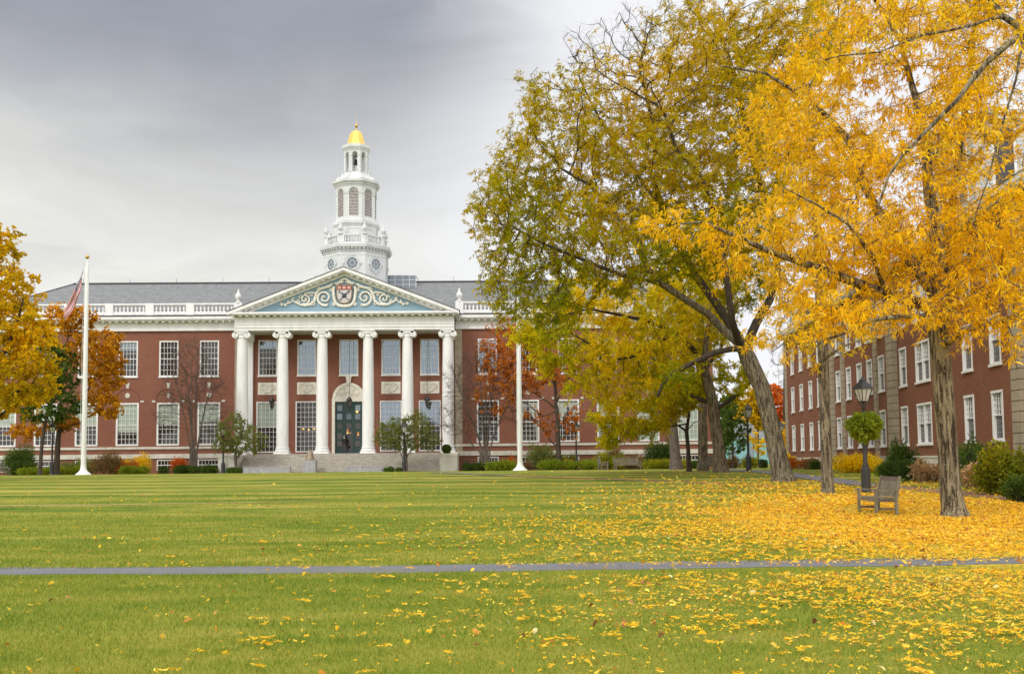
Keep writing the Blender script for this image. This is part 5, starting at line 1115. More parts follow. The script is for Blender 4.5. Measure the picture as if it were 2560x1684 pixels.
# ================================================================ shrubs
_sc = [0]
def shrub(x0, x1, top, base, Y, leaf, label, name='shrub', leafL=.10, leafW=.06, dens=1., stems=True, cat='shrub', depth=None, group=None, box=False, up=.3, lumps=None, flat=False):
    _sc[0] += 1; rng = np.random.default_rng(900+_sc[0]); a, c = at(x0, base, Y), at(x1, base, Y); w_ = (c.x-a.x)/2; gz0 = gz(Y)
    h = at((x0+x1)/2, top, Y).z-gz0; h = max(h, .25); dp = depth or min(w_, h*1.0+.3)
    c0 = Vector(((a.x+c.x)/2, Y, gz0)); root = empty(name, c0, 0, label, cat, group or 'shrubs and borders planted along the buildings'); B = np.array(c0)
    nl_ = lumps or max(3, int(4+w_*2)); C = []; R = []
    for k in range(nl_):
        x = rng.uniform(-.8, .8)*w_ if nl_ > 1 else 0; hh = h*rng.uniform(.62, 1.)*(1-.25*(abs(x)/w_)**2)
        if box: hh = h*rng.uniform(.85, 1)
        C.append((x, rng.uniform(-.5, .5)*dp, hh*.52)); R.append((min(w_*.55, h*.75)*rng.uniform(.8, 1.15) if not box else w_/nl_*1.9, dp*.7, hh*.50))
    C = np.array(C); R = np.array(R); area = w_*2*h*2+dp*w_*2
    n = int(area*800*dens*(.07/math.sqrt(leafL*leafW))**1.3); n = min(n, 40000)
    k = rng.integers(0, nl_, n); d = unit(rng.normal(size=(n, 3))); rr_ = rng.random(n)**.3; rr_ *= 1+.17*np.sin(d[:, 0]*9+k)+.15*np.sin(d[:, 2]*11+k*2)+.10*np.sin(d[:, 1]*17+d[:, 0]*13)+.07*rng.normal(size=n)
    p = C[k]+d*R[k]*rr_[:, None]; ok = (p[:, 2] > .02); p = p[ok]; d = d[ok]; n = len(p)
    ld = unit(d+rng.normal(size=(n, 3))*.6+np.array([0, 0, up]))
    V, Q = leaves(p, ld, rng.uniform(.7, 1.3, n)*leafL, rng.uniform(.7, 1.3, n)*leafW, .15, 1, rng)
    link('foliage', npmesh('foliage', V, Q, [leaf]), root)
    if stems:
        m_ = max(8, int(14+w_*10)); P = np.stack([rng.uniform(-.5, .5, m_)*w_, rng.uniform(-.4, .4, m_)*dp, np.full(m_, -.05)], 1); D = unit(np.stack([P[:, 0]/max(w_, .3)*.9+rng.normal(size=m_)*.2, rng.normal(size=m_)*.25, np.ones(m_)], 1))
        V, Q, _, _ = twig_mesh(P, D, rng.uniform(.75, 1.08, m_)*h, np.full(m_, .012), rng, wig=.15); link('stems', npmesh('stems', V, Q, ['bark_grey']), root)
    return root
def gY(px, py): return gat(px, py).y
sh_list = [
 (22, 90, 1106, 1178, 97, 'leaf_green', 'rounded bright green bush at the far left beside the wooden bench end', {}),
 (32, 86, 1146, 1182, 95.5, 'leaf_darkgreen', 'low dark green mound in front of the rounded bright green bush', {}),
 (88, 116, 1162, 1180, 96, 'leaf_greenyellow', 'tiny yellow green plant at the foot of the left lamp post', {}),
 (18, 210, 1171, 1188, 92, 'leaf_lime', 'long low light green border running up to the left flagpole', dict(box=True, lumps=16, depth=.7, up=1.2, leafL=.22, leafW=.03)),
 (150, 238, 1140, 1180, 98, 'leaf_crab', 'loose grey green shrub around the foot of the left flagpole', dict(dens=.5)),
 (236, 296, 1118, 1183, 97, 'leaf_brown', 'tall brown twiggy shrub just right of the left flagpole', dict(dens=.6)),
 (293, 327, 1131, 1158, 98.5, 'leaf_yellow', 'orange yellow tuft of shrub above the second basement window', dict(dens=.7)),
 (333, 380, 1120, 1154, 99, 'leaf_yellow', 'thin yellow branching shrub between two basement windows', dict(dens=.4)),
 (298, 350, 1148, 1178, 97.5, 'leaf_rust', 'low reddish brown shrub under the two yellow ones', dict(dens=.5)),
 (298, 368, 1163, 1183, 95.5, 'leaf_lime', 'low pale green clump in front of the reddish brown shrub', dict(leafL=.16)),
 (424, 472, 1139, 1170, 98.5, 'leaf_redorange', 'orange leaved azalea left of the leafless many stemmed tree', dict(dens=.7)),
 (388, 548, 1163, 1185, 95.8, 'leaf_darkgreen', 'wide dark green ground hedge at the foot of the leafless many stemmed tree', dict(box=True, lumps=12, depth=1.2)),
 (568, 612, 1167, 1183, 95, 'leaf_green', 'small low green patch beneath the left apple tree', {}),
 (962, 1016, 1166, 1180, 94.5, 'leaf_green', 'small low green patch beneath the right apple tree', {}),
 (1150, 1218, 1156, 1177, 96, 'leaf_darkgreen', 'dark green groundcover under the leafless spreading tree', dict(box=True, lumps=6, depth=1.)),
 (1214, 1290, 1149, 1177, 94.5, 'leaf_lime', 'light green hosta clump just left of the right flagpole', dict(leafL=.2, leafW=.08)),
 (1262, 1298, 1138, 1160, 98, 'leaf_redorange', 'small orange bush peeping out left of the right flagpole', dict(dens=.6)),
 (1308, 1334, 1150, 1176, 95, 'leaf_brown', 'small brown bush touching the right side of the right flagpole base', dict(dens=.7)),
 (1318, 1380, 1100, 1172, 96, 'leaf_crab', 'tall grey green shrub left of the rust orange tree trunk', dict(dens=.55)),
 (1368, 1408, 1130, 1168, 97, 'leaf_crab', 'grey rounded shrub at the foot of the rust orange tree', dict(dens=.6)),
 (1404, 1444, 1126, 1166, 96.5, 'leaf_greenyellow', 'olive yellow shrub at the foot of the right hand facade lamp post', dict(dens=.7)),
 (1378, 1432, 1143, 1172, 94.5, 'leaf_orange', 'low orange brown shrub in front of the grey rounded shrub', dict(dens=.7)),
 (1322, 1502, 1153, 1175, 92, 'leaf_lime', 'long bright green daylily border right of the right flagpole', dict(box=True, lumps=14, depth=.8, up=1.3, leafL=.26, leafW=.035)),
 (1500, 1552, 1102, 1150, 96, 'leaf_brown', 'grey brown airy shrub above the end of the wooden benches', dict(dens=.5)),
 (1486, 1562, 1128, 1172, 94, 'leaf_greenyellow', 'mixed green shrub right behind the end-on wooden bench', dict(dens=.7)),
 (1550, 1618, 1128, 1168, 95, 'leaf_brown', 'russet twiggy shrub behind the wide wooden bench', dict(dens=.6)),
 (1616, 1682, 1084, 1166, 92, 'leaf_darkgreen', 'tall dark green bush just right of the wide wooden bench', dict(dens=.8)),
 (1612, 1722, 1140, 1174, 88, 'leaf_greenyellow', 'low olive yellow shrubbery in front of the tall dark green bush', dict(dens=.8, lumps=8)),
 (1722, 1748, 1152, 1174, 86, 'leaf_darkgreen', 'little dark bush between the small young tree and the straight grey trunk', {}),
 (1814, 1862, 1138, 1170, 95, 'leaf_brown', 'dark brown shrub left of the middle lamp post beyond the path', dict(dens=.7)),
 (1858, 1898, 1138, 1167, 104, 'leaf_greenyellow', 'yellow green shrub directly behind the middle lamp post', {}),
 (1894, 1916, 1140, 1172, 92, 'leaf_darkgreen', 'dark green shrub hidden partly by the leaning trunk', {}),
 (1938, 1994, 1128, 1168, 84, 'leaf_yellow', 'yellow green rounded shrub at the far corner of the residence', dict(dens=.8)),
 (1960, 2014, 1142, 1176, 76, 'leaf_rust', 'rust red shrub along the residence right of the leaning trunk', {}),
 (2003, 2062, 1144, 1178, 73, 'leaf_brown', 'brown and dark shrub left of the slim straight trunk', {}),
 (2030, 2060, 1148, 1177, 71, 'leaf_darkgreen', 'small dark evergreen just left of the slim straight trunk', {}),
 (2074, 2100, 1150, 1188, 66, 'leaf_brown', 'dull brown shrub just right of the slim straight trunk', {}),
 (2092, 2200, 1128, 1190, 60, 'leaf_yellow', 'brilliant yellow forsythia bush behind the near lamp post', dict(dens=1., lumps=9)),
 (2190, 2232, 1160, 1196, 55, 'leaf_lime', 'pale green weedy clump right of the near lamp post base', dict(dens=.6)),
 (2220, 2292, 1092, 1175, 54, 'leaf_darkgreen', 'tall dark rhododendron against the stone pier behind the near bench', dict(dens=.55, leafL=.16, leafW=.07)),
 (2206, 2264, 1148, 1196, 52, 'leaf_darkgreen', 'dark yew mound directly behind the near bench', dict(leafL=.07, leafW=.03)),
 (2246, 2316, 1144, 1206, 48, 'leaf_darkgreen', 'larger dark yew mound right of the near bench backrest', dict(leafL=.07, leafW=.03)),
 (2296, 2372, 1142, 1208, 47, 'leaf_pink', 'pale pinkish shrub left of the golden tree trunk', dict(dens=.8, leafL=.12, leafW=.07)),
 (2392, 2470, 1088, 1165, 43, 'leaf_green', 'upright green shrub with broad leaves just right of the golden tree trunk', dict(dens=.55, leafL=.16, leafW=.08)),
 (2398, 2474, 1148, 1214, 40, 'leaf_pink', 'pale yellow and pink shrub beneath the upright green one', dict(dens=.6, leafL=.12, leafW=.07)),
 (2456, 2580, 1098, 1230, 35.5, 'leaf_greenyellow', 'very large yellow green shrub at the right edge', dict(leafL=.11, leafW=.07, lumps=10)),
 (2514, 2640, 1178, 1244, 32, 'leaf_green', 'lower bright green bush at the right edge in front of the very large one', dict(leafL=.09, leafW=.05)),
]
for x0, x1, t, bb, Y, lf, lb, kw in sh_list: shrub(x0, x1, t, bb, Y, lf, lb, **kw)
# boxwood ball on the right pier
def ball(name, c, r, rz_, leaf, label, cat, n=4500, LL=.08, lump=.35):
    rng = np.random.default_rng(77); d = unit(rng.normal(size=(n, 3))); p = d*np.array([r, r, rz_])*(rng.random((n, 1))**.25)*(1+.07*rng.normal(size=(n, 1))+.13*np.sin(d[:, :1]*7+d[:, 2:]*5)*lump)
    V, Q = leaves(p, unit(d+rng.normal(size=(n, 3))*.6+np.array([0, 0, .1])), rng.uniform(.7, 1.3, n)*LL, LL*.5, .3, 1, rng)
    root = empty(name, c, 0, label, cat); link('foliage', npmesh('foliage', V, Q, [leaf]), root); return root
bp = hall_pt(10.0, -6.4, 2.72); r0 = ball('boxwood_ball', bp, .42, .40, 'leaf_green', 'clipped round boxwood ball standing on the right stone pier of the portico', 'topiary')
# ---------------------------------------------------------------- lamp posts
def lamp(px, base_py, Y, label, s=1., ladder=True, group='black lamp posts with tapered glass lanterns'):
    g0 = gl(px, Y); root = empty('street_lamp', g0, 0, label, 'street lamp', group)
    pb = MB(); pb.lathe([(.19*s, -.1), (.19*s, .06), (.175*s, .10), (.165*s, .14), (.165*s, .86*s), (.15*s, .93*s), (.11*s, .96*s), (.105*s, 1.02*s)], (0, 0, 0), 8, A8, 0, False); pb.build('base', 'iron', root)
    p = MB(); p.lathe([(.09*s, 1.0*s), (.095*s, 1.05*s), (.08*s, 1.1*s), (.062*s, 2.75*s), (.085*s, 2.78*s), (.085*s, 2.84*s), (.055*s, 2.88*s), (.05*s, 3.1*s), (.075*s, 3.13*s), (.075*s, 3.17*s), (.045*s, 3.2*s), (.045*s, 3.32*s)], (0, 0, 0), 14)
    if ladder: p.bar((-.28*s, 0, 2.86*s), (.28*s, 0, 2.86*s), .035)
    p.build('pole', 'iron', root)
    h0, h1 = 3.36*s, 3.84*s; f = MB(); a0 = math.pi/4+.35
    q = [(math.cos(a0+k*math.pi/2), math.sin(a0+k*math.pi/2)) for k in range(4)]
    for x, y in q:
        f.bar((x*.17*s, y*.17*s, h0), (x*.33*s, y*.33*s, h1), .03*s); f.tube([(x*.05*s, y*.05*s, 3.2*s), (x*.16*s, y*.16*s, 3.26*s), (x*.17*s, y*.17*s, h0)], .014*s, 5)
    for i in range(4):
        a, b_ = q[i], q[(i+1) % 4]; f.bar((a[0]*.17*s, a[1]*.17*s, h0), (b_[0]*.17*s, b_[1]*.17*s, h0), .028*s); f.bar((a[0]*.33*s, a[1]*.33*s, h1), (b_[0]*.33*s, b_[1]*.33*s, h1), .045*s)
        mx_, my_ = (a[0]+b_[0])/2, (a[1]+b_[1])/2; f.bar((mx_*.17*s, my_*.17*s, h0), (mx_*.33*s, my_*.33*s, h1), .014*s)
    f.lathe([(.06*s, 3.30*s), (.12*s, 3.34*s), (.17*s, 3.36*s)], (0, 0, 0), 4, a0, 0, False); f.build('lantern_frame', 'iron', root)
    g = MB(); g.lathe([(.155*s, h0+.01), (.31*s, h1-.01)], (0, 0, 0), 4, a0, 0, False); g.build('lantern_glass', 'frosted_glass', root)
    c = MB(); c.lathe([(.37*s, h1), (.36*s, h1+.03), (.20*s, 4.04*s), (.13*s, 4.10*s), (.13*s, 4.14*s), (.15*s, 4.15*s), (.06*s, 4.2*s), (.03*s, 4.26*s), (.01, 4.30*s)], (0, 0, 0), 4, a0, 0, False); c.build('lantern_roof', 'iron', root)
    return g0
lamp(2163, 1228, 37.7, 'near black lamp post beside the weathered bench, with a hanging flower basket', .98, False)
lamp(1871, 1178, 65, 'black lamp post standing on the grass between the forked dark tree and the leaning trunk', 1.)
lamp(1954, 1160, 105, 'distant black lamp post whose lantern shows between leaning trunk and residence', 1.1)
lamp(558, 1178, 96, 'black lamp post before the left pier of the portico, beside the apple tree', 1.05)
lamp(1010, 1173, 93.5, 'black lamp post in front of the right apple tree and portico steps', 1.05)
lamp(1441, 1150, 95, 'black lamp post before the curtained windows of the right wing', 1.05)
lamp(130, 1172, 90, 'black lamp post beside the dark trunk left of the left flagpole', 1.08)
hb = gl(2163, 37.7)+Vector((0, 0, 2.35)); hbk = ball('hanging_basket', hb, .56, .48, 'leaf_lime', 'round basket of green trailing foliage hung around the near lamp post', 'plant basket', 4200, .11, 1.)
b = MB(); b.lathe([(.10, -.3), (.22, -.28), (.30, -.1), (.32, .0), (.30, .02)], (0, 0, 0), 12); b.build('basket', 'teak_dark', hbk)
# ---------------------------------------------------------------- flagpoles and flag
def flagpole(px, Y, H, label, top):
    g0 = gl(px, Y); root = empty('flagpole', g0, 0, label, 'flagpole', 'white flagpoles on the lawn'); b = MB(); b.lathe([(.215, 0), (.20, 6), (.155, H-.4), (.13, H-.3), (.13, H-.1), (.04, H-.08), (.04, H+.35)], (0, 0, 0), 20); b.build('pole', 'pole_white', root)
    b = MB(); b.lathe([(.66, -.1), (.64, .02), (.58, .08), (.40, .22), (.27, .40), (.235, .60), (.225, .72)], (0, 0, 0), 28); b.build('base_collar', 'pole_white', root)
    b = MB(); b.lathe([(.01, H+.33), (.11, H+.36), (.16, H+.47), (.16, H+.54), (.11, H+.65), (.01, H+.69)], (0, 0, 0), 14); b.build('ball_finial', 'brass', root)
    b = MB(); b.tube([(-.16, -.14, H-.5), (-.22, -.2, H*.55), (-.24, -.22, 3.0), (-.22, -.17, 1.8)], .014, 4); b.tube([(.10, -.2, 2.0), (.15, -.19, 2.0), (.15, -.22, 1.85), (.10, -.2, 1.85)], .02, 4); b.build('halyard', 'pole_white', root)
    b = MB(); b.cbox((-.12, 0, H-.15), .2, .12, .12); b.build('truck', 'metal_grey', root); return g0
gp = flagpole(209, 86, at(217, 657, 86).z-gz(86), 'tall white flagpole on the left carrying the limp flag, gold ball on top', True)
gr = flagpole(1300, 86, 17.4, 'tall white flagpole on the right, its top lost among the olive leaves', False)
simple('flag_red', (.52, .08, .07), None, 2, .8, .1); simple('flag_white', (.66, .62, .62), None, 2, .8, .1); simple('flag_blue', (.06, .07, .16), None, 2, .8, .1)
def flag():
    top = at(212, 668, 86); H, L = 1.45, 3.7; nu, nv = 60, 39
    root = empty('flag', top, 0, 'limp striped flag in red, white and blue hanging down beside the left flagpole', 'flag')
    def P(u, v):
        f = .10*math.sin(u*9+v*3.0)*(.3+u)+.05*math.sin(v*11+u*4)
        x = -.12-1.45*u**1.25*(1-.12*v)-.10*math.sin(math.pi*v)+.04*math.sin(u*13+v*5)
        return (x, f*1.6-.1, -v*H*(1-.15*u)-u*L*.93-.12*u*math.sin(v*5))
    def part(name, sel, mat):
        b = MB(); off = {}
        vs = [P(i/nu, j/nv) for j in range(nv+1) for i in range(nu+1)]
        vs2 = [(x, y+.02, z) for x, y, z in vs]; n = len(vs); fs = []
        for j in range(nv):
            for i in range(nu):
                if sel(i, j): a = j*(nu+1)+i; fs.append((a, a+1, a+nu+2, a+nu+1))
        b.add(vs, fs, 0, True); return b.build(name, mat, root)
    can = lambda i, j: i < nu*.40 and j < 21
    part('red_stripes', lambda i, j: not can(i, j) and (j//3) % 2 == 0, 'flag_red'); part('white_stripes', lambda i, j: not can(i, j) and (j//3) % 2 == 1, 'flag_white'); part('canton', can, 'flag_blue')
    b = MB()
    for r in range(9):
        for c in range(6 if r % 2 == 0 else 5):
            u = .40*(c*2+1+(r % 2))/12; v = .538*(r+1)/10; p = Vector(P(u, v))+Vector((0, -.012, 0)); pts = []
            for k in range(10): a = math.pi/2+k*math.pi/5; rr_ = .055 if k % 2 == 0 else .022; pts.append((p.x+rr_*math.cos(a), p.z+rr_*math.sin(a)))
            b.add([(x, p.y, z) for x, z in pts], [tuple(range(10))])
    b.build('stars', 'flag_white', root)
flag()
# ---------------------------------------------------------------- benches
def bench(px, Y, rz, label, L=1.5, group='weathered wooden garden benches', z0=None):
    g0 = gl(px, Y); root = empty('park_bench', g0, rz, label, 'bench', group); W_ = 'teak'
    for sx in (-1, 1):
        x = sx*(L/2-.03)
        b = MB(); b.box(x-.035, x+.035, -.30, -.23, 0, .62); b.build('leg', W_, root)
        b = MB(); b.prism_yz([(.22, 0), (.29, 0), (.29, .42), (.40, .98), (.34, 1.0), (.22, .45)], x-.035, x+.035); b.build('leg', W_, root)
        b = MB(); pts = [(-.36, .60), (-.34, .645), (-.25, .66), (-.1, .64), (.1, .625), (.25, .64), (.30, .65)]
        for (ya, za), (yb, zb) in zip(pts, pts[1:]): b.prism_yz([(ya, za-.035), (yb, zb-.035), (yb, zb), (ya, za)], x-.045, x+.045)
        b.build('armrest', W_, root)
        b = MB(); b.box(x-.02, x+.02, -.23, .23, .12, .17); b.box(x-.025, x+.025, -.23, .23, .33, .41); b.build('side_rail', 'teak_dark', root)
    b = MB()
    for k in range(6): y = -.29+k*.092; b.box(-L/2+.005, L/2-.005, y, y+.075, .412, .437)
    b.box(-L/2+.07, L/2-.07, -.285, -.25, .33, .41); b.build('seat', W_, root)
    b = MB(); zt = .96
    b.prism_yz([(.345, .86), (.375, .86), (.39, .97), (.36, .97)], -L/2+.04, L/2-.04); b.build('top_rail', 'teak_dark', root)
    b = MB(); b.prism_yz([(.245, .45), (.275, .45), (.29, .52), (.26, .52)], -L/2+.04, L/2-.04)
    n = int(L/.072)
    for k in range(n): x = -L/2+.09+(L-.18)*k/(n-1); b.prism_yz([(.262, .52), (.280, .52), (.365, .86), (.347, .86)], x-.019, x+.019)
    b.build('backrest', W_, root)
    b = MB(); b.box(-L/2+.06, L/2-.06, -.02, .02, .12, .16); b.build('stretcher', 'teak_dark', root)
bench(2190, 27.9, math.radians(-92), 'weathered wooden bench in the yellow leaves in front of the near lamp post', 1.55)
bench(1568, 83, math.radians(14), 'wide grey wooden bench facing the lawn in front of the russet shrub', 2.1)
bench(1507, 83.5, math.radians(95), 'wooden bench turned end-on at the right end of the daylily border', 1.3)
bench(1766, 66.5, math.radians(-80), 'wooden bench at the foot of the straight grey trunk', 1.3)
bench(3, 89, math.radians(75), 'wooden bench end cut by the left edge beside the bright green bush', 1.4)
# ---------------------------------------------------------------- person opening the door
simple('skin', (.50, .30, .22), None, 6, .6); simple('dark_cloth', (.045, .035, .035), (.035, .028, .03), 6, .9); simple('grey_hair', (.30, .27, .25), None, 9, .8); simple('trousers', (.10, .09, .085), None, 6, .9); simple('white_cloth', (.7, .7, .7), None, 6, .8)
def person():
    me = bpy.data.meshes.new('person'); V = []; E = []; R = []
    def v(p, r, par=None):
        V.append(p); R.append(r); i = len(V)-1
        if par is not None: E.append((par, i))
        return i
    pel = v((0, 0, .95), (.16, .12)); w1 = v((0, 0, 1.12), (.14, .11), pel); ch = v((0, -.01, 1.33), (.17, .12), w1); nk0 = v((.0, -.01, 1.47), (.07, .07), ch); nk = v((.01, -.03, 1.53), (.055, .055), nk0)
    h1 = v((.02, -.04, 1.60), (.075, .085), nk); h2 = v((.02, -.05, 1.68), (.08, .095), h1); h3 = v((.02, -.05, 1.74), (.055, .065), h2)
    for s in (-1, 1):
        sh_ = v((s*.17, -.01, 1.42), (.065, .065), ch)
        if s < 0: el_ = v((-.24, .05, 1.16), (.045, .045), sh_); wr = v((-.20, -.06, .98), (.03, .03), el_); hd = v((-.17, -.10, .93), (.035, .02), wr); dr = Vector((.05, -.05, -.05))
        else: el_ = v((.30, -.10, 1.20), (.045, .045), sh_); wr = v((.42, -.28, 1.22), (.03, .03), el_); hd = v((.46, -.34, 1.23), (.035, .02), wr); dr = Vector((.05, -.06, .0))
        for k in range(4):
            o = Vector((0, .0, .014*(k-1.5))); ln = [.9, 1.05, 1., .8][k]; a = v(tuple(Vector(V[hd])+o+dr*.7*ln), (.009, .009), hd); v(tuple(Vector(V[hd])+o+dr*1.2*ln+Vector((0, .015, 0))), (.008, .008), a)
        v(tuple(Vector(V[wr])+Vector((.02, -.02, .05))), (.010, .010), wr)
        hip = v((s*.09, 0, .88), (.095, .10), pel); kn = v((s*.10, -.03, .50), (.065, .07), hip); an = v((s*.10, .02, .09), (.04, .045), kn); v((s*.11, -.15, .035), (.04, .03), an)
    me.from_pydata(V, E, []); o = bpy.data.objects.new('tmp', me); COL.objects.link(o); m_ = o.modifiers.new('s', 'SKIN')
    for i, r in enumerate(R): me.skin_vertices[0].data[i].radius = r; me.skin_vertices[0].data[i].use_root = (i == 0)
    m2 = o.modifiers.new('u', 'SUBSURF'); m2.levels = 2; m2.render_levels = 2
    bpy.context.view_layer.update(); dg = bpy.context.evaluated_depsgraph_get(); out = bpy.data.meshes.new_from_object(o.evaluated_get(dg)); bpy.data.objects.remove(o)
    out.materials.clear()
    for mt in ('skin', 'dark_cloth', 'trousers'): out.materials.append(MATS[mt])
    for p in out.polygons:
        c = p.center; hand = (c.x < -.14 and c.z < .97 and c.z > .8 and c.y < -.05) or c.x > .43
        p.material_index = 0 if (c.z > 1.5 or hand) else (1 if c.z > .93 or abs(c.x) > .2 else 2)
        if c.z < .10: p.material_index = 1
        p.use_smooth = True
    return out
P = hall_pt(-.35, -.75, 2.44); pr_ = empty('person', P, math.radians(160), 'grey haired person in a dark jacket reaching for the green entrance door', 'person')
link('body', person(), pr_)
b = MB(); b.lathe([(.02, 1.815), (.055, 1.80), (.088, 1.75), (.10, 1.69), (.09, 1.64), (.07, 1.62)], (.02, -.035, 0), 14); b.lathe([(.012, -.01), (.016, .01), (.004, .03)], (.02, -.145, 1.655), 6); b.build('hair', 'grey_hair', pr_)
b = MB(); b.lathe([(.07, 1.49), (.078, 1.53), (.062, 1.55)], (.01, -.02, 0), 12); b.build('collar', 'white_cloth', pr_)
b = MB(); b.cbox((-.19, -.12, .66), .34, .10, .26); b.tube([(-.28, -.12, .79), (-.26, -.12, .9), (-.12, -.12, .9), (-.10, -.12, .79)], .012, 5); lab(b.build('shoulder_bag', 'dark_cloth', None, P, math.radians(160)), 'dark bag carried at the side of the person at the door', 'bag')
# ================================================================ ground cover
def grass_blades():
    rng = np.random.default_rng(5); out = []
    for y0, y1, dens, h, w_ in ((6.2, 9, 1900, .045, .006), (9, 14.3, 1100, .045, .008), (15.3, 20, 520, .045, .012), (20, 30, 200, .045, .018), (30, 42, 60, .04, .024)):
        A_ = (y1-y0)*(y0+y1)/2*1.34; n = int(A_*dens); u = rng.random(n); Y_ = np.sqrt(y0**2+u*(y1**2-y0**2)); X_ = (rng.random(n)-.5)*1.36*Y_
        keep = rng.random(n) > np.clip(cover(X_, Y_)*.5, 0, .6); X_, Y_ = X_[keep], Y_[keep]; n = len(X_)
        # ragged taller tufts along the path edge
        hh = h*rng.uniform(.5, 1.3, n); yp = 14.92+.03*X_; hh *= 1+.5*np.exp(-((Y_-yp)/.75)**2)
        a = rng.random(n)*6.283; c, s = np.cos(a)*w_/2, np.sin(a)*w_/2; lx, ly = rng.normal(size=n)*hh*.5, rng.normal(size=n)*hh*.5; z = gza(Y_)
        v0 = np.stack([X_-c, Y_-s, z-.005], 1); v1 = np.stack([X_+c, Y_+s, z-.005], 1); v2 = np.stack([X_+lx, Y_+ly, z+hh], 1); out.append(np.stack([v0, v1, v2], 1).reshape(-1, 3))
    V = np.concatenate(out); Q = np.arange(len(V)).reshape(-1, 3); me = npmesh('grass_blades', V, Q, ['grass_blade'])
    lab(link('grass_blades', me), 'short mown green grass of the lawn nearest the viewer', 'grass', kind='stuff')
m, N = newmat('grass_blade'); g = N.n('ShaderNodeNewGeometry'); P = g.outputs['Position']; r = g.outputs['Random Per Island']
s_ = N.n('ShaderNodeSeparateXYZ', inp={0: P}); v2 = N.n('ShaderNodeCombineXYZ', inp={0: N.m('MULTIPLY', s_.outputs[0], .35), 1: s_.outputs[1], 2: 0.}).outputs[0]
f = N.m('ADD', N.m('ADD', N.m('MULTIPLY', N.noise(v2, .22, 5, .62), .55), N.m('MULTIPLY', N.noise(v2, 1.3, 4, .6), .7)), N.m('MULTIPLY', N.m('SUBTRACT', r, .5), .5))
col = N.ramp(f, [(.2, (.07, .14, .015)), (.48, (.155, .235, .024)), (.74, (.32, .33, .045)), (1., (.54, .44, .13))])
d = N.n('ShaderNodeBsdfDiffuse', inp={0: col}); t = N.n('ShaderNodeBsdfTranslucent', inp={0: col}); mx = N.n('ShaderNodeMixShader', inp={0: .3, 1: d.outputs[0], 2: t.outputs[0]}); N.nt.links.new(mx.outputs[0], N.n('ShaderNodeOutputMaterial').inputs[0])
grass_blades()
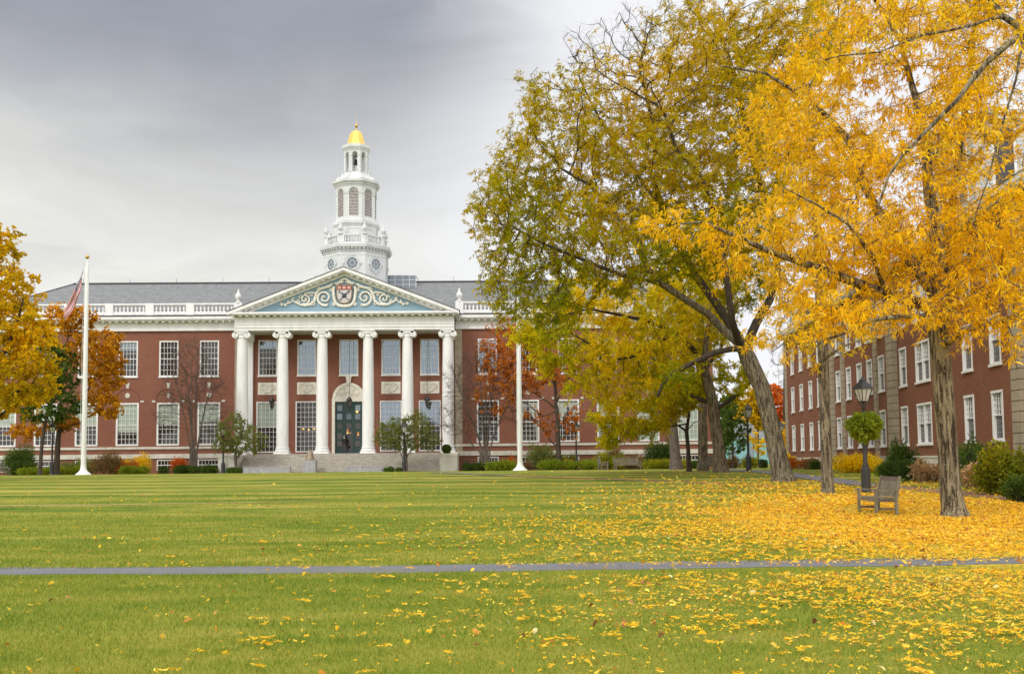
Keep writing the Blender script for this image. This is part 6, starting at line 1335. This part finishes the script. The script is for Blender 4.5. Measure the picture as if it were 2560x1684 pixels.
def litter():
    rng = np.random.default_rng(6); VV = []; QQ = []; MI = []; off = 0
    def push(V, Q, mi):
        nonlocal off
        VV.append(V); QQ.append(Q+off); MI.append(mi); off += len(V)
    def near_path(X, Y): return np.abs(Y-(14.12+.028*X)) < .52
    # single leaflets and small leaves
    for y0, y1, dens, L, W_ in ((6.2, 10, 520, .030, .013), (10, 17, 420, .038, .016), (17, 30, 260, .058, .026), (30, 50, 110, .09, .04), (50, 75, 30, .14, .06)):
        A_ = (y1-y0)*(y0+y1)/2*1.1; n = int(A_*dens*1.0); u = rng.random(n); Y_ = np.sqrt(y0**2+u*(y1**2-y0**2)); X_ = (rng.random(n)-.5)*1.1*Y_
        patch = .72+1.3*np.sin(X_*1.7+np.sin(Y_*1.3)*1.5)*np.sin(Y_*1.9+np.sin(X_*.9)*2)*.5+.25*np.sin(X_*5+Y_*3)
        pr = np.clip(cover(X_, Y_)**1.35*patch*np.where(Y_ < 14.3, 1., .62), 0, 1); pr = np.where(near_path(X_, Y_), pr*.05, pr)+np.where(Y_ < 14, .005, .0018)+.004*(X_ > 0)
        pth = np.array([tuple(v)[:2] for v in RP+[gat(2190, 1214), gat(2240, 1218), gat(2330, 1226), gat(2450, 1236), gat(2600, 1252)]]); yc = np.interp(-Y_, -pth[:, 1], pth[:, 0])
        pr = np.where(np.abs(X_-yc) < 1.1, pr*.25, pr)
        pr = np.where((np.abs(Y_-(14.92+.03*X_)-.66) < .16), np.clip(pr*1.6+.10*(X_ > -6), 0, 1), pr)
        k = rng.random(n) < pr; X_, Y_ = X_[k], Y_[k]; n = len(X_); z = gza(Y_)+rng.uniform(.02, .05, n); a = rng.random(n)*6.283
        dr = np.stack([np.cos(a), np.sin(a), rng.normal(size=n)*.35], 1); V, Q = leaves(np.stack([X_, Y_, z], 1), dr, rng.uniform(.6, 1.5, n)*L, rng.uniform(.6, 1.4, n)*W_, .25, 1, rng); 
        q_ = rng.random(n); push(V, Q, np.where(q_ < .20, 1, np.where(q_ < .26, 2, 0)))
    # whole pinnate leaves: a midrib with paired leaflets
    n = 5500; u = rng.random(n); Y_ = np.sqrt(6.2**2+u*(26**2-6.2**2)); X_ = (rng.random(n)-.5)*1.1*Y_
    k = (rng.random(n) < np.clip(cover(X_, Y_)*1.1+.016, 0, 1)) & ~near_path(X_, Y_); X_, Y_ = X_[k], Y_[k]; n = len(X_); a = rng.random(n)*6.283; Lr = rng.uniform(.10, .20, n); z = gza(Y_)+.045
    dx_, dy_ = np.cos(a), np.sin(a); curve = rng.normal(size=n)*.6
    for j in range(9):
        t = (j+.5)/9; aa = a+curve*t; cx_ = X_+np.cos(aa)*Lr*t; cy_ = Y_+np.sin(aa)*Lr*t
        for s in (-1, 1):
            an = aa+s*1.15; dr = np.stack([np.cos(an), np.sin(an), rng.normal(size=n)*.25+.05], 1); V, Q = leaves(np.stack([cx_, cy_, z+rng.random(n)*.008], 1), dr, Lr*.24*(1-.35*abs(t-.45)), Lr*.075, .2, 1, rng); push(V, Q, np.zeros(n, int))
    # broader brown and red leaves here and there
    n = 900; u = rng.random(n); Y_ = np.sqrt(6.2**2+u*(22**2-6.2**2)); X_ = (rng.random(n)-.5)*1.05*Y_; k = rng.random(n) < np.clip(.22+cover(X_, Y_)*.7, 0, 1); X_, Y_ = X_[k], Y_[k]; n = len(X_); a = rng.random(n)*6.283
    dr = np.stack([np.cos(a), np.sin(a), rng.normal(size=n)*.3], 1); V, Q = leaves(np.stack([X_, Y_, gza(Y_)+.045], 1), dr, rng.uniform(.05, .10, n), rng.uniform(.03, .055, n), .5, 3, rng); mi = np.repeat(rng.choice([1, 2, 2, 0, 0, 1, 3], n), 3); push(V, Q, mi)
    me = npmesh('fallen_leaves', np.concatenate(VV), np.concatenate(QQ), ['litter_yellow', 'litter_orange', 'litter_brown', 'litter_pale'], np.concatenate(MI))
    lab(link('fallen_leaves', me), 'scattered fallen yellow locust leaves lying thick on the grass at the right', 'fallen leaves', kind='stuff')
leafmat('litter_yellow', [(0, (.70, .36, .02)), (.5, (.84, .52, .03)), (1, (.90, .66, .14))], .5, .25, .15)
leafmat('litter_orange', [(0, (.45, .18, .04)), (.5, (.66, .28, .04)), (1, (.75, .42, .12))], .5, .25, .15)
leafmat('litter_brown', [(0, (.20, .07, .03)), (.5, (.32, .13, .06)), (1, (.45, .22, .10))], .5, .25, .1)
leafmat('litter_pale', [(0, (.62, .52, .22)), (1, (.72, .64, .36))], .5, .25, .15)
litter()
